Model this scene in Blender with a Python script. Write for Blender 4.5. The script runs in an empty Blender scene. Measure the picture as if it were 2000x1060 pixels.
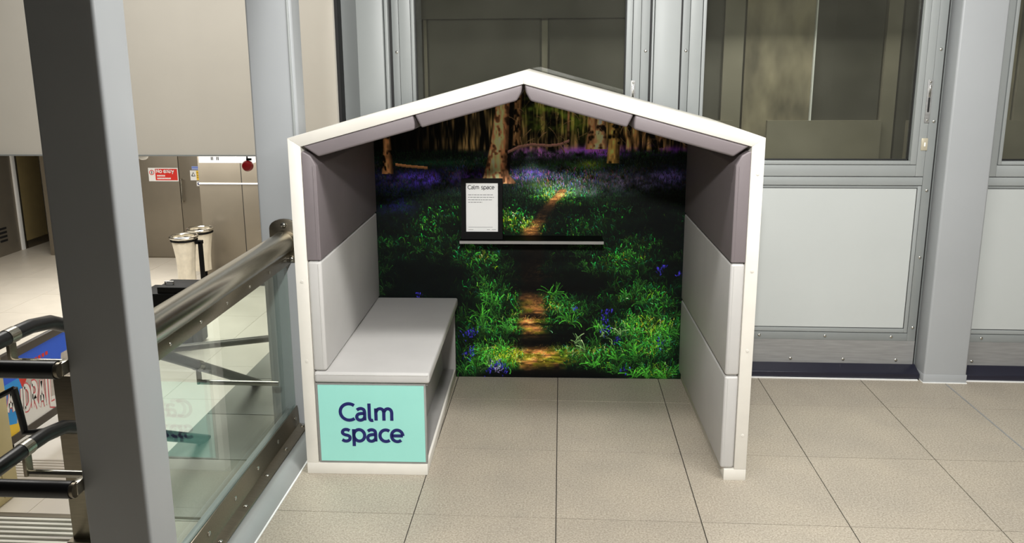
import bpy, bmesh, math, random
import numpy as np
from mathutils import Vector, Matrix

scene = bpy.context.scene
C = scene.collection
random.seed(4)

# ------------------------------------------------------------------ camera
cam_data = bpy.data.cameras.new('camera')
cam = bpy.data.objects.new('camera', cam_data)
C.objects.link(cam)
FPX, CY, PITCH, YAW, ROLL, EYE = 1579.55, 454.57, 0.2082, 0.0611, 0.0047, 1.8623
Rz = Matrix.Rotation(YAW, 3, 'Z')
Rx = Matrix.Rotation(-PITCH, 3, 'X')
Ry = Matrix.Rotation(ROLL, 3, 'Y')
Rm = Rz @ Rx @ Ry
m4 = Matrix.Identity(4)
for i in range(3):
    m4[i][0] = Rm[i][0]
    m4[i][1] = Rm[i][2]
    m4[i][2] = -Rm[i][1]
m4[2][3] = EYE
cam.matrix_world = m4
cam_data.sensor_fit = 'HORIZONTAL'
cam_data.sensor_width = 36
cam_data.lens = FPX / 2000 * 36
cam_data.shift_y = -(530 - CY) / 2000
cam_data.clip_start = 0.02
scene.camera = cam

# ------------------------------------------------------------------ world, lamps, exposure
scene.view_settings.view_transform = 'Standard'
scene.view_settings.look = 'None'
scene.view_settings.gamma = 1
scene.view_settings.use_curve_mapping = False
scene.view_settings.exposure = 0.0
world = bpy.data.worlds.new('world')
scene.world = world
world.use_nodes = True
world.node_tree.nodes['Background'].inputs[0].default_value = (1.0, 0.97, 0.92, 1)
world.node_tree.nodes['Background'].inputs[1].default_value = 0.03


def lamp(name, loc, size, power, col=(1, 0.975, 0.93), target=None):
    d = bpy.data.lights.new(name, 'AREA')
    d.shape = 'RECTANGLE'
    d.size, d.size_y = size
    d.energy = power
    d.color = col
    o = bpy.data.objects.new(name, d)
    C.objects.link(o)
    o.location = loc
    if target:
        o.rotation_euler = (Vector(target) - Vector(loc)).to_track_quat('-Z', 'Y').to_euler()
    return o


# two spots behind the photographer, one spot added for the near column, strip lights over the deck and the lower hall
def spot(loc, target, half, power, blend=0.3, col=(1, 0.99, 0.962)):
    d = bpy.data.lights.new('aimed_spot', 'SPOT')
    d.energy = power
    d.color = col
    d.spot_size = math.radians(half * 2)
    d.spot_blend = blend
    d.shadow_soft_size = 0.12
    o = bpy.data.objects.new('aimed_spot', d)
    C.objects.link(o)
    o.location = loc
    o.rotation_euler = (Vector(target) - Vector(loc)).to_track_quat('-Z', 'Y').to_euler()


spot((-0.12, -0.60, 3.2), (2.75, 4.2, 1.50), 46.8, 800, 0.05)  # key spot, cone placed to leave the near column's front dark
spot((2.40, -0.60, 3.2), (2.25, 4.2, 1.75), 43, 110, 0.06)
spot((2.40, 2.55, 3.2), (-1.25, 2.28, 1.15), 17, 330, 0.5)  # added spot to brighten the near column's right face
lamp('deck_lamp', (1.0, 2.62, 3.30), (2.6, 0.25), 105, (1, 0.99, 0.962))
lamp('hall_lamp', (-3.6, 5.6, 4.4), (2.5, 2.5), 200)
lamp('soffit_fill', (-6.2, 10.9, 0.93), (4.0, 1.2), 130)  # added lamp, lifts the dark hall floor under the soffit
lamp('soffit_fill', (-4.6, 9.3, 0.93), (3.0, 0.5), 60)  # second lamp added to brighten the hall floor
lamp('outside_fill', (1.2, 5.5, 3.2), (2.0, 0.3), 45)  # added lamp, brightens the facade behind the windows


# ------------------------------------------------------------------ materials
def lin(c):
    return tuple((v / 12.92 if v <= 0.04045 else ((v + 0.055) / 1.055) ** 2.4) for v in [x / 255 for x in c])


MATS = {}


def mat(name, col, rough=0.5, metal=0.0, var=0.06, scale=6.0, bump=0.0, bscale=60.0, stretch=(1, 1, 1), spec=0.5, coat=0.0):
    if name in MATS:
        return MATS[name]
    m = bpy.data.materials.new(name)
    m.use_nodes = True
    nt = m.node_tree
    b = nt.nodes['Principled BSDF']
    tc = nt.nodes.new('ShaderNodeTexCoord')
    mp = nt.nodes.new('ShaderNodeMapping')
    mp.inputs['Scale'].default_value = stretch
    nt.links.new(tc.outputs['Object'], mp.inputs[0])
    n = nt.nodes.new('ShaderNodeTexNoise')
    n.inputs['Scale'].default_value = scale
    n.inputs['Detail'].default_value = 5
    nt.links.new(mp.outputs[0], n.inputs['Vector'])
    r = nt.nodes.new('ShaderNodeValToRGB')
    L = lin(col)
    r.color_ramp.elements[0].position = 0.3
    r.color_ramp.elements[1].position = 0.7
    r.color_ramp.elements[0].color = (*[v * (1 - var) for v in L], 1)
    r.color_ramp.elements[1].color = (*[min(1, v * (1 + var)) for v in L], 1)
    nt.links.new(n.outputs['Fac'], r.inputs[0])
    nt.links.new(r.outputs[0], b.inputs['Base Color'])
    b.inputs['Roughness'].default_value = rough
    b.inputs['Metallic'].default_value = metal
    b.inputs['Specular IOR Level'].default_value = spec
    b.inputs['Coat Weight'].default_value = coat
    if bump:
        n2 = nt.nodes.new('ShaderNodeTexNoise')
        n2.inputs['Scale'].default_value = bscale
        n2.inputs['Detail'].default_value = 3
        nt.links.new(mp.outputs[0], n2.inputs['Vector'])
        bp = nt.nodes.new('ShaderNodeBump')
        bp.inputs['Strength'].default_value = bump
        bp.inputs['Distance'].default_value = 0.002
        nt.links.new(n2.outputs['Fac'], bp.inputs['Height'])
        nt.links.new(bp.outputs[0], b.inputs['Normal'])
    MATS[name] = m
    return m


def glass_mat(name, tint, ior=1.5, dirt=0.0):
    m = bpy.data.materials.new(name)
    m.use_nodes = True
    nt = m.node_tree
    for n in list(nt.nodes):
        if n.type != 'OUTPUT_MATERIAL':
            nt.nodes.remove(n)
    out = [n for n in nt.nodes if n.type == 'OUTPUT_MATERIAL'][0]
    tr = nt.nodes.new('ShaderNodeBsdfTransparent')
    tr.inputs[0].default_value = (*tint, 1)
    gl = nt.nodes.new('ShaderNodeBsdfGlossy')
    gl.inputs['Roughness'].default_value = 0.01
    gl.inputs['Color'].default_value = (0.95, 0.97, 0.96, 1)
    fr = nt.nodes.new('ShaderNodeFresnel')
    ge = nt.nodes.new('ShaderNodeNewGeometry')
    io = nt.nodes.new('ShaderNodeMapRange')      # same reflectance entering and leaving the pane
    io.inputs[3].default_value = ior
    io.inputs[4].default_value = 1 / ior
    nt.links.new(ge.outputs['Backfacing'], io.inputs[0])
    nt.links.new(io.outputs[0], fr.inputs['IOR'])
    mx = nt.nodes.new('ShaderNodeMixShader')
    nt.links.new(fr.outputs[0], mx.inputs[0])
    nt.links.new(tr.outputs[0], mx.inputs[1])
    nt.links.new(gl.outputs[0], mx.inputs[2])
    last = mx
    if dirt:
        df = nt.nodes.new('ShaderNodeBsdfDiffuse')
        df.inputs[0].default_value = (0.5, 0.48, 0.42, 1)
        tc = nt.nodes.new('ShaderNodeTexCoord')
        ns = nt.nodes.new('ShaderNodeTexNoise')
        ns.inputs['Scale'].default_value = 2.5
        nt.links.new(tc.outputs['Object'], ns.inputs['Vector'])
        mu = nt.nodes.new('ShaderNodeMath')
        mu.operation = 'MULTIPLY'
        mu.inputs[1].default_value = dirt
        nt.links.new(ns.outputs['Fac'], mu.inputs[0])
        m2 = nt.nodes.new('ShaderNodeMixShader')
        nt.links.new(mu.outputs[0], m2.inputs[0])
        nt.links.new(mx.outputs[0], m2.inputs[1])
        nt.links.new(df.outputs[0], m2.inputs[2])
        last = m2
    nt.links.new(last.outputs[0], out.inputs[0])
    return m


M_white = mat('white_laminate', (219, 215, 206), 0.45, var=0.03, scale=9)
M_wedge = mat('white_edge', (210, 206, 197), 0.5, var=0.02)
M_fab_l = mat('light_grey_vinyl', (186, 184, 181), 0.5, var=0.03, bump=0.12, bscale=260)
M_fab_d = mat('mauve_grey_vinyl', (114, 106, 108), 0.52, var=0.04, bump=0.12, bscale=260)
M_boxgrey = mat('grey_laminate', (142, 140, 137), 0.5, var=0.03)
M_teal = mat('teal_print', (150, 214, 202), 0.4, var=0.015)
M_navy = mat('navy_print', (14, 22, 92), 0.5, var=0.02)
M_alu = mat('grey_powder_coat', (148, 152, 151), 0.42, metal=0.0, var=0.03, scale=3)
M_alu2 = mat('grey_powder_coat_dark', (132, 136, 135), 0.45, var=0.03, scale=3)  # darker copy of the grey powder coat; paints shade on the end return
M_col = mat('column_paint', (162, 165, 167), 0.42, var=0.03, scale=2.0, bump=0.05, bscale=20)
M_gap = mat('black_gasket', (20, 20, 20), 0.6, var=0.02)
M_panel = mat('white_panel', (187, 191, 189), 0.35, var=0.02, scale=2)
M_kick = mat('brushed_kick_plate', (148, 148, 147), 0.4, metal=0.25, var=0.12, scale=7, stretch=(1, 8, 12), bump=0.1, bscale=40)
M_sill = mat('navy_sill', (30, 30, 44), 0.3, var=0.08)
M_steel = mat('brushed_steel', (176, 172, 160), 0.26, metal=1.0, var=0.06, scale=14, stretch=(12, 1, 12))
M_steeld = mat('dark_brushed_steel', (138, 130, 115), 0.34, metal=1.0, var=0.08, scale=12, stretch=(1, 12, 12))  # darker, browner copy of the brushed steel
M_screw = mat('screw_steel', (200, 198, 190), 0.25, metal=1.0, var=0.02)
M_kerb = mat('kerb_grey', (150, 153, 152), 0.35, var=0.05, scale=5)
M_black = mat('black_rubber', (16, 16, 17), 0.32, var=0.05)
M_blackm = mat('black_matt', (8, 8, 8), 0.6, var=0.05, spec=0.12)
M_tile = None
M_grout = mat('dark_grout', (48, 43, 37), 0.9, var=0.1)
M_beige = mat('beige_cladding', (212, 207, 196), 0.6, var=0.02, scale=2)
M_lowfl = mat('pale_terrazzo', (206, 199, 186), 0.35, var=0.05, scale=3)
M_satin = mat('satin_steel_wall', (132, 124, 110), 0.42, metal=0.55, var=0.08, scale=1.5)
M_olive = mat('olive_panel', (138, 122, 82), 0.5, var=0.06)
M_beigecab = mat('beige_cabinet', (198, 186, 140), 0.5, var=0.04)
M_red = mat('red_print', (214, 40, 28), 0.5, var=0.02)
M_redd = mat('dark_red_enamel', (120, 6, 14), 0.35, var=0.02)
M_yel = mat('yellow_print', (240, 200, 50), 0.5, var=0.02)
M_paper = mat('white_print', (236, 236, 234), 0.5, var=0.015)
M_blue = mat('blue_print', (20, 92, 226), 0.5, var=0.02)
M_sky = mat('light_blue_print', (22, 150, 232), 0.5, var=0.02)
M_pblue = mat('pale_blue_print', (150, 165, 215), 0.5, var=0.02)
M_pink = mat('pink_print', (214, 90, 100), 0.5, var=0.02)
M_pgrey = mat('grey_print', (190, 184, 178), 0.5, var=0.1, scale=30)
M_ink = mat('ink', (40, 40, 44), 0.6, var=0.02)
M_bag = mat('translucent_bag', (222, 214, 196), 0.4, var=0.08, scale=14)
M_chrome = mat('chrome_rim', (210, 208, 202), 0.15, metal=1.0, var=0.03)
M_ext = mat('weathered_facade', (140, 130, 110), 0.8, var=0.5, scale=3.0, stretch=(1.8, 1, 0.8), bump=0.2, bscale=14)
M_ext2 = mat('pale_facade_panel', (138, 131, 116), 0.7, var=0.15, scale=3)
M_ext3 = mat('dark_facade', (86, 83, 75), 0.8, var=0.15, scale=3)
M_extb = mat('brown_beam', (150, 132, 112), 0.7, var=0.08)
M_ceil = mat('ceiling_grey', (96, 95, 92), 0.8, var=0.02)  # unseen ceiling, kept dark to cut light bouncing into the booth
M_conc = mat('wall_plaster', (104, 101, 96), 0.8, var=0.03)
M_glassb = glass_mat('balustrade_glass', (0.90, 0.955, 0.93), 1.5)
M_glassw = glass_mat('window_glass', (0.80, 0.82, 0.78), 1.55, dirt=0.05)
M_frost = mat('satin_white_plastic', (244, 244, 242), 0.4, var=0.01)
M_lit = mat('backlit_white_plastic', (244, 244, 240), 0.4, var=0.01)
M_lit.node_tree.nodes['Principled BSDF'].inputs['Emission Color'].default_value = (1, 0.99, 0.97, 1)
M_lit.node_tree.nodes['Principled BSDF'].inputs['Emission Strength'].default_value = 0.9


def tile_mat():
    m = bpy.data.materials.new('porcelain_tile')
    m.use_nodes = True
    nt = m.node_tree
    b = nt.nodes['Principled BSDF']
    tc = nt.nodes.new('ShaderNodeTexCoord')
    geo = nt.nodes.new('ShaderNodeNewGeometry')
    n1 = nt.nodes.new('ShaderNodeTexNoise')
    n1.inputs['Scale'].default_value = 130
    n1.inputs['Detail'].default_value = 4
    n1.inputs['Roughness'].default_value = 0.7
    n2 = nt.nodes.new('ShaderNodeTexNoise')
    n2.inputs['Scale'].default_value = 3.5
    n2.inputs['Detail'].default_value = 3
    nt.links.new(geo.outputs['Position'], n1.inputs['Vector'])
    nt.links.new(geo.outputs['Position'], n2.inputs['Vector'])
    r1 = nt.nodes.new('ShaderNodeValToRGB')
    e = r1.color_ramp.elements
    e[0].position = 0.34
    e[1].position = 0.68
    e[0].color = (*lin((138, 129, 114)), 1)
    e[1].color = (*lin((192, 183, 168)), 1)
    nt.links.new(n1.outputs['Fac'], r1.inputs[0])
    r2 = nt.nodes.new('ShaderNodeValToRGB')
    r2.color_ramp.elements[0].position = 0.3
    r2.color_ramp.elements[1].position = 0.7
    r2.color_ramp.elements[0].color = (0.88, 0.88, 0.88, 1)
    r2.color_ramp.elements[1].color = (1, 0.99, 0.97, 1)
    nt.links.new(n2.outputs['Fac'], r2.inputs[0])
    oi = nt.nodes.new('ShaderNodeObjectInfo')
    mr = nt.nodes.new('ShaderNodeMapRange')
    mr.inputs[3].default_value = 0.95
    mr.inputs[4].default_value = 1.03
    nt.links.new(oi.outputs['Random'], mr.inputs[0])
    mx = nt.nodes.new('ShaderNodeMix')
    mx.data_type = 'RGBA'
    mx.blend_type = 'MULTIPLY'
    mx.inputs[0].default_value = 1
    nt.links.new(r1.outputs[0], mx.inputs[6])
    nt.links.new(r2.outputs[0], mx.inputs[7])
    mx2 = nt.nodes.new('ShaderNodeMix')
    mx2.data_type = 'RGBA'
    mx2.blend_type = 'MULTIPLY'
    mx2.inputs[0].default_value = 1
    nt.links.new(mx.outputs[2], mx2.inputs[6])
    nt.links.new(mr.outputs[0], mx2.inputs[7])
    nt.links.new(mx2.outputs[2], b.inputs['Base Color'])
    b.inputs['Roughness'].default_value = 0.48
    bp = nt.nodes.new('ShaderNodeBump')
    bp.inputs['Strength'].default_value = 0.25
    bp.inputs['Distance'].default_value = 0.001
    nt.links.new(n1.outputs['Fac'], bp.inputs['Height'])
    nt.links.new(bp.outputs[0], b.inputs['Normal'])
    return m


M_tile = tile_mat()

# ------------------------------------------------------------------ mesh helpers


class MB:
    """collects boxes, prisms, tubes and ribbons and links them as one mesh object"""

    def __init__(self):
        self.v, self.f = [], []

    def add(self, vs, fs):
        o = len(self.v)
        self.v += [tuple(p) for p in vs]
        self.f += [tuple(i + o for i in f) for f in fs]
        return self

    def box(self, x0, x1, y0, y1, z0, z1):
        return self.add([(x0, y0, z0), (x1, y0, z0), (x1, y1, z0), (x0, y1, z0), (x0, y0, z1), (x1, y0, z1), (x1, y1, z1), (x0, y1, z1)],
                        [(0, 3, 2, 1), (4, 5, 6, 7), (0, 1, 5, 4), (1, 2, 6, 5), (2, 3, 7, 6), (3, 0, 4, 7)])

    def prism(self, prof, a0, a1, axis='y'):
        """prof is (p, q): (x, z) along y, (y, z) along x, (x, y) along z"""
        n = len(prof)

        def pt(p, a):
            return {'y': (p[0], a, p[1]), 'x': (a, p[0], p[1]), 'z': (p[0], p[1], a)}[axis]
        vs = [pt(p, a0) for p in prof] + [pt(p, a1) for p in prof]
        fs = [tuple(range(n)), tuple(range(2 * n - 1, n - 1, -1))]
        for i in range(n):
            j = (i + 1) % n
            fs.append((i, i + n, j + n, j))
        return self.add(vs, fs)

    def tube(self, pts, r, seg=16, cap=True, radii=None):
        pts = [Vector(p) for p in pts]
        rings = []
        up = None
        for i, p in enumerate(pts):
            if i == 0:
                d = pts[1] - pts[0]
            elif i == len(pts) - 1:
                d = pts[-1] - pts[-2]
            else:
                d = (pts[i + 1] - p).normalized() + (p - pts[i - 1]).normalized()
            d.normalize()
            if up is None:
                a = Vector((0, 0, 1)) if abs(d.z) < 0.9 else Vector((1, 0, 0))
                s = d.cross(a).normalized()
            else:
                s = (up - d * up.dot(d)).normalized()
            up = s
            t = d.cross(s)
            rr = radii[i] if radii else r
            rings.append([p + (s * math.cos(k * 2 * math.pi / seg) + t * math.sin(k * 2 * math.pi / seg)) * rr for k in range(seg)])
        vs = [q for ring in rings for q in ring]
        fs = []
        for i in range(len(rings) - 1):
            for k in range(seg):
                k2 = (k + 1) % seg
                fs.append((i * seg + k, i * seg + k2, (i + 1) * seg + k2, (i + 1) * seg + k))
        if cap:
            fs.append(tuple(range(seg - 1, -1, -1)))
            fs.append(tuple(range((len(rings) - 1) * seg, len(rings) * seg)))
        return self.add(vs, fs)

    def ribbon(self, pts, w, off, th=0.0012):
        """flat stroke in a plane: off(x, y, h) maps letter space to the surface, h above it"""
        P = [Vector(p) for p in pts]
        L, R = [], []
        for i, p in enumerate(P):
            if i == 0:
                d = P[1] - P[0]
            elif i == len(P) - 1:
                d = P[-1] - P[-2]
            else:
                d = (P[i + 1] - p).normalized() + (p - P[i - 1]).normalized()
            d.normalize()
            n = Vector((-d.y, d.x))
            L.append(p + n * w / 2)
            R.append(p - n * w / 2)
        vs = []
        for a, b in zip(L, R):
            vs += [off(a.x, a.y, th), off(b.x, b.y, th), off(a.x, a.y, 0), off(b.x, b.y, 0)]
        fs = []
        for i in range(len(P) - 1):
            o, q = 4 * i, 4 * i + 4
            fs += [(o, o + 1, q + 1, q), (o, q, q + 2, o + 2), (o + 1, o + 3, q + 3, q + 1)]
        e = 4 * (len(P) - 1)
        fs += [(0, 2, 3, 1), (e, e + 1, e + 3, e + 2)]
        return self.add(vs, fs)

    def build(self, name, m, parent=None, bevel=0.0, seg=2, smooth=False, ang=40):
        me = bpy.data.meshes.new(name)
        me.from_pydata(self.v, [], self.f)
        bm = bmesh.new()
        bm.from_mesh(me)
        bmesh.ops.recalc_face_normals(bm, faces=bm.faces)
        if bevel:
            ed = [e for e in bm.edges if len(e.link_faces) == 2 and e.calc_face_angle(0) > 0.35]
            bmesh.ops.bevel(bm, geom=ed, offset=bevel, segments=seg, profile=0.5, affect='EDGES', clamp_overlap=True)
        bm.to_mesh(me)
        bm.free()
        if smooth or bevel:
            for p in me.polygons:
                p.use_smooth = True
            me.set_sharp_from_angle(angle=math.radians(ang))
        me.materials.append(m)
        o = bpy.data.objects.new(name, me)
        C.objects.link(o)
        if parent:
            o.parent = parent
        return o


def tag(o, label=None, cat=None, group=None, kind=None):
    if label:
        o['label'] = label
    if cat:
        o['category'] = cat
    if group:
        o['group'] = group
    if kind:
        o['kind'] = kind
    return o


def empty(name, loc=(0, 0, 0), rz=0.0):
    o = bpy.data.objects.new(name, None)
    o.empty_display_size = 0.1
    C.objects.link(o)
    o.location = loc
    o.rotation_euler = (0, 0, rz)
    return o


def screw(p, axis, r, parent, name='screw', m=None, h=0.004):
    """domed screw head at p, facing axis"""
    a = Vector(axis).normalized()
    P = Vector(p)
    return MB().tube([P, P + a * h * 0.5, P + a * h * 0.85, P + a * h], r, seg=10, radii=[r, r, r * 0.8, r * 0.4]).build(name, m or M_screw, parent, smooth=True)


def smoothpts(pts, n=6):
    P = [Vector(p) for p in pts]
    out = []
    for i in range(len(P) - 1):
        p0 = P[max(i - 1, 0)]
        p1, p2 = P[i], P[i + 1]
        p3 = P[min(i + 2, len(P) - 1)]
        for k in range(n):
            t = k / n
            out.append(0.5 * ((2 * p1) + (p2 - p0) * t + (2 * p0 - 5 * p1 + 4 * p2 - p3) * t * t + (3 * p1 - p0 - 3 * p2 + p3) * t ** 3))
    out.append(P[-1])
    return out


def arc(cx, cy, rx, ry, a0, a1, n=20):
    return [(cx + rx * math.cos(math.radians(a0 + (a1 - a0) * i / n)), cy + ry * math.sin(math.radians(a0 + (a1 - a0) * i / n))) for i in range(n + 1)]


GLY = {
    'C': (0.66, [arc(0.40, 0.36, 0.36, 0.36, 52, 308)]),
    'a': (0.50, [smoothpts([(0.06, 0.45), (0.14, 0.50), (0.24, 0.515), (0.34, 0.47), (0.375, 0.36), (0.375, 0.18), (0.375, 0.0)]),
                 smoothpts([(0.375, 0.30), (0.24, 0.30), (0.10, 0.26), (0.045, 0.15), (0.09, 0.04), (0.20, 0.005), (0.31, 0.05), (0.375, 0.14)])]),
    'l': (0.26, [smoothpts([(0.06, 0.74), (0.06, 0.40), (0.06, 0.14), (0.09, 0.03), (0.15, 0.0), (0.21, 0.01)])]),
    'm': (0.86, [[(0.06, 0.0), (0.06, 0.53)],
                 smoothpts([(0.06, 0.36), (0.13, 0.48), (0.24, 0.52), (0.34, 0.48), (0.385, 0.37), (0.385, 0.18), (0.385, 0.0)]),
                 smoothpts([(0.385, 0.36), (0.46, 0.48), (0.56, 0.52), (0.66, 0.48), (0.71, 0.37), (0.71, 0.18), (0.71, 0.0)])]),
    's': (0.46, [smoothpts([(0.36, 0.46), (0.27, 0.51), (0.15, 0.505), (0.075, 0.44), (0.07, 0.35), (0.15, 0.285), (0.28, 0.25), (0.36, 0.19), (0.355, 0.08), (0.27, 0.01), (0.15, 0.005), (0.04, 0.06)])]),
    'p': (0.58, [[(0.06, -0.22), (0.06, 0.53)], arc(0.285, 0.26, 0.225, 0.255, 180, -180, 28)]),
    'c': (0.46, [arc(0.29, 0.26, 0.245, 0.255, 52, 308)]),
    'e': (0.54, [arc(0.29, 0.26, 0.235, 0.255, 0, 312, 24), [(0.06, 0.26), (0.525, 0.26)]]),
    'N': (0.68, [[(0.06, 0), (0.06, 0.72)], [(0.06, 0.72), (0.54, 0.0)], [(0.54, 0), (0.54, 0.72)]]),
    'o': (0.58, [arc(0.29, 0.26, 0.235, 0.255, 0, 360, 26)]),
    'n': (0.52, [[(0.06, 0.0), (0.06, 0.53)], smoothpts([(0.06, 0.36), (0.13, 0.48), (0.24, 0.52), (0.34, 0.48), (0.39, 0.37), (0.39, 0.18), (0.39, 0.0)])]),
    't': (0.34, [[(0.12, 0.68), (0.12, 0.12), (0.2, 0.0), (0.29, 0.01)], [(0.0, 0.5), (0.29, 0.5)]]),
    'r': (0.34, [[(0.06, 0.0), (0.06, 0.53)], smoothpts([(0.06, 0.34), (0.14, 0.47), (0.3, 0.51)])]),
    'y': (0.46, [[(0.02, 0.52), (0.22, 0.0)], [(0.42, 0.52), (0.12, -0.22)]]),
    'H': (0.66, [[(0.08, 0), (0.08, 0.74)], [(0.5, 0), (0.5, 0.74)], [(0.08, 0.38), (0.5, 0.38)]]),
    'A': (0.62, [[(0.03, 0), (0.28, 0.74)], [(0.28, 0.74), (0.53, 0)], [(0.12, 0.24), (0.44, 0.24)]]),
    'D': (0.64, [[(0.08, 0), (0.08, 0.74)], smoothpts([(0.08, 0.74), (0.3, 0.72), (0.48, 0.56), (0.5, 0.37), (0.48, 0.18), (0.3, 0.02), (0.08, 0.0)])]),
    'R': (0.62, [[(0.08, 0), (0.08, 0.74)], smoothpts([(0.08, 0.74), (0.32, 0.73), (0.46, 0.6), (0.44, 0.42), (0.3, 0.34), (0.08, 0.34)]), [(0.26, 0.34), (0.5, 0)]]),
    'I': (0.28, [[(0.1, 0), (0.1, 0.74)]]),
    'L': (0.52, [[(0.08, 0.74), (0.08, 0.0), (0.46, 0.0)]]),
    ' ': (0.3, []),
}


def text(mb, s, x, y, size, w, off, slant=0.0, squeeze=1.0, track=0.0, th=0.0012):
    cx = x
    for ch in s:
        adv, strokes = GLY[ch]
        for st in strokes:
            mb.ribbon([(cx + (p[0] * squeeze + p[1] * slant) * size, y + p[1] * size) for p in st], w, off, th)
        cx += (adv * squeeze + track) * size
    return cx


# ================================================================== SETTING
# ------------------------------------------------------------------ deck floor with tiles
floor = MB().box(-1.26, 4.3, -3.0, 4.82, -0.25, -0.004).build('floor', M_grout)
tag(floor, 'grey porcelain tiled deck floor in front of the booth', kind='structure')
xs = [-1.20, -0.609, -0.009, 0.591, 1.191, 1.791, 2.267, 2.867, 3.467, 4.067]
ys = [4.665, 4.260, 3.660, 3.060, 2.460, 1.860, 1.260, 0.660, 0.060, -0.54, -1.14, -1.74, -2.34]
tile_me = None
for i in range(len(xs) - 1):
    for j in range(len(ys) - 1):
        gx, gy = 0.0022, 0.0016
        x0, x1, y0, y1 = xs[i] + gx, xs[i + 1] - gx, ys[j + 1] + gy, ys[j] - gy
        if i == 0:
            x0 -= 0.02
        if tile_me is None:
            t = MB().box(-0.5, 0.5, -0.5, 0.5, -0.012, 0).build('floor_tile', M_tile, floor)
            tile_me = t.data
        else:
            t = bpy.data.objects.new('floor_tile', tile_me)
            C.objects.link(t)
            t.parent = floor
        t.scale = (x1 - x0, y1 - y0, 1)
        t.location = ((x0 + x1) / 2, (y0 + y1) / 2, random.uniform(-0.0005, 0.0003))
MB().box(2.2625, 2.2715, -2.3, 4.60, -0.01, 0.0012).build('movement_joint', M_kick, floor)

# ------------------------------------------------------------------ glazed back wall
YF = 4.74          # face of the window frames
wall = empty('wall_back', (0, YF, 0))
tag(wall, 'grey aluminium framed glazed wall behind the booth', kind='structure')


def wb(name, m, x0, x1, y0, y1, z0, z1, bevel=0.0, parent=wall):
    return MB().box(x0, x1, y0 - YF, y1 - YF, z0, z1).build(name, m, parent, bevel=bevel)


TOP = 3.0
wb('end_return', M_alu2, -1.30, -1.165, 4.86, 4.95, 0, TOP)  # shade of the recess put into the colour by the darker coat
wb('end_trim', M_gap, -1.318, -1.30, 4.775, 4.95, 0, TOP)
wb('pilaster', M_alu, -1.172, -1.020, 4.700, 4.85, 0, TOP, 0.004)
wb('pilaster', M_alu, -1.014, -0.995, 4.715, 4.85, 0, TOP, 0.003)
wb('gasket', M_gap, -0.996, -0.977, 4.755, 4.85, 0, TOP)
wb('gasket', M_gap, 0.494, 0.508, 4.755, 4.85, 0, TOP)
wb('pilaster', M_alu, 0.506, 0.516, 4.722, 4.85, 0, TOP, 0.002)
wb('pilaster', M_alu, 0.519, 0.664, 4.712, 4.85, 0, TOP, 0.004)
wb('gasket', M_gap, 0.663, 0.678, 4.755, 4.85, 0, TOP)
wb('gasket', M_gap, 2.122, 2.136, 4.755, 4.85, 0, TOP)
wb('pilaster', M_alu2, 2.134, 2.37, 4.765, 4.85, 0, TOP)
for x0, x1 in ((-0.977, 0.495), (0.677, 2.124), (2.367, 3.90)):
    wb('kick_plate', M_kick, x0, x1, 4.742, 4.80, 0.066, 0.216)
    for k in range(5):
        xx = x0 + 0.10 + k * (x1 - x0 - 0.20) / 4
        screw((xx, 0.002, 0.094), (0, -1, 0), 0.009, wall, h=0.005)
    # navy threshold: sloped top and a small front lip
    MB().prism([(4.662 - YF, 0.0), (4.660 - YF, 0.040), (4.672 - YF, 0.044), (4.735 - YF, 0.070), (4.80 - YF, 0.070), (4.80 - YF, 0.0)], x0 - 0.0, x1 + 0.012, 'x').build('threshold', M_sill, wall, bevel=0.003)
    wb('sealant', M_paper, x0, x1, 4.650, 4.663, 0.0, 0.006)


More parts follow.
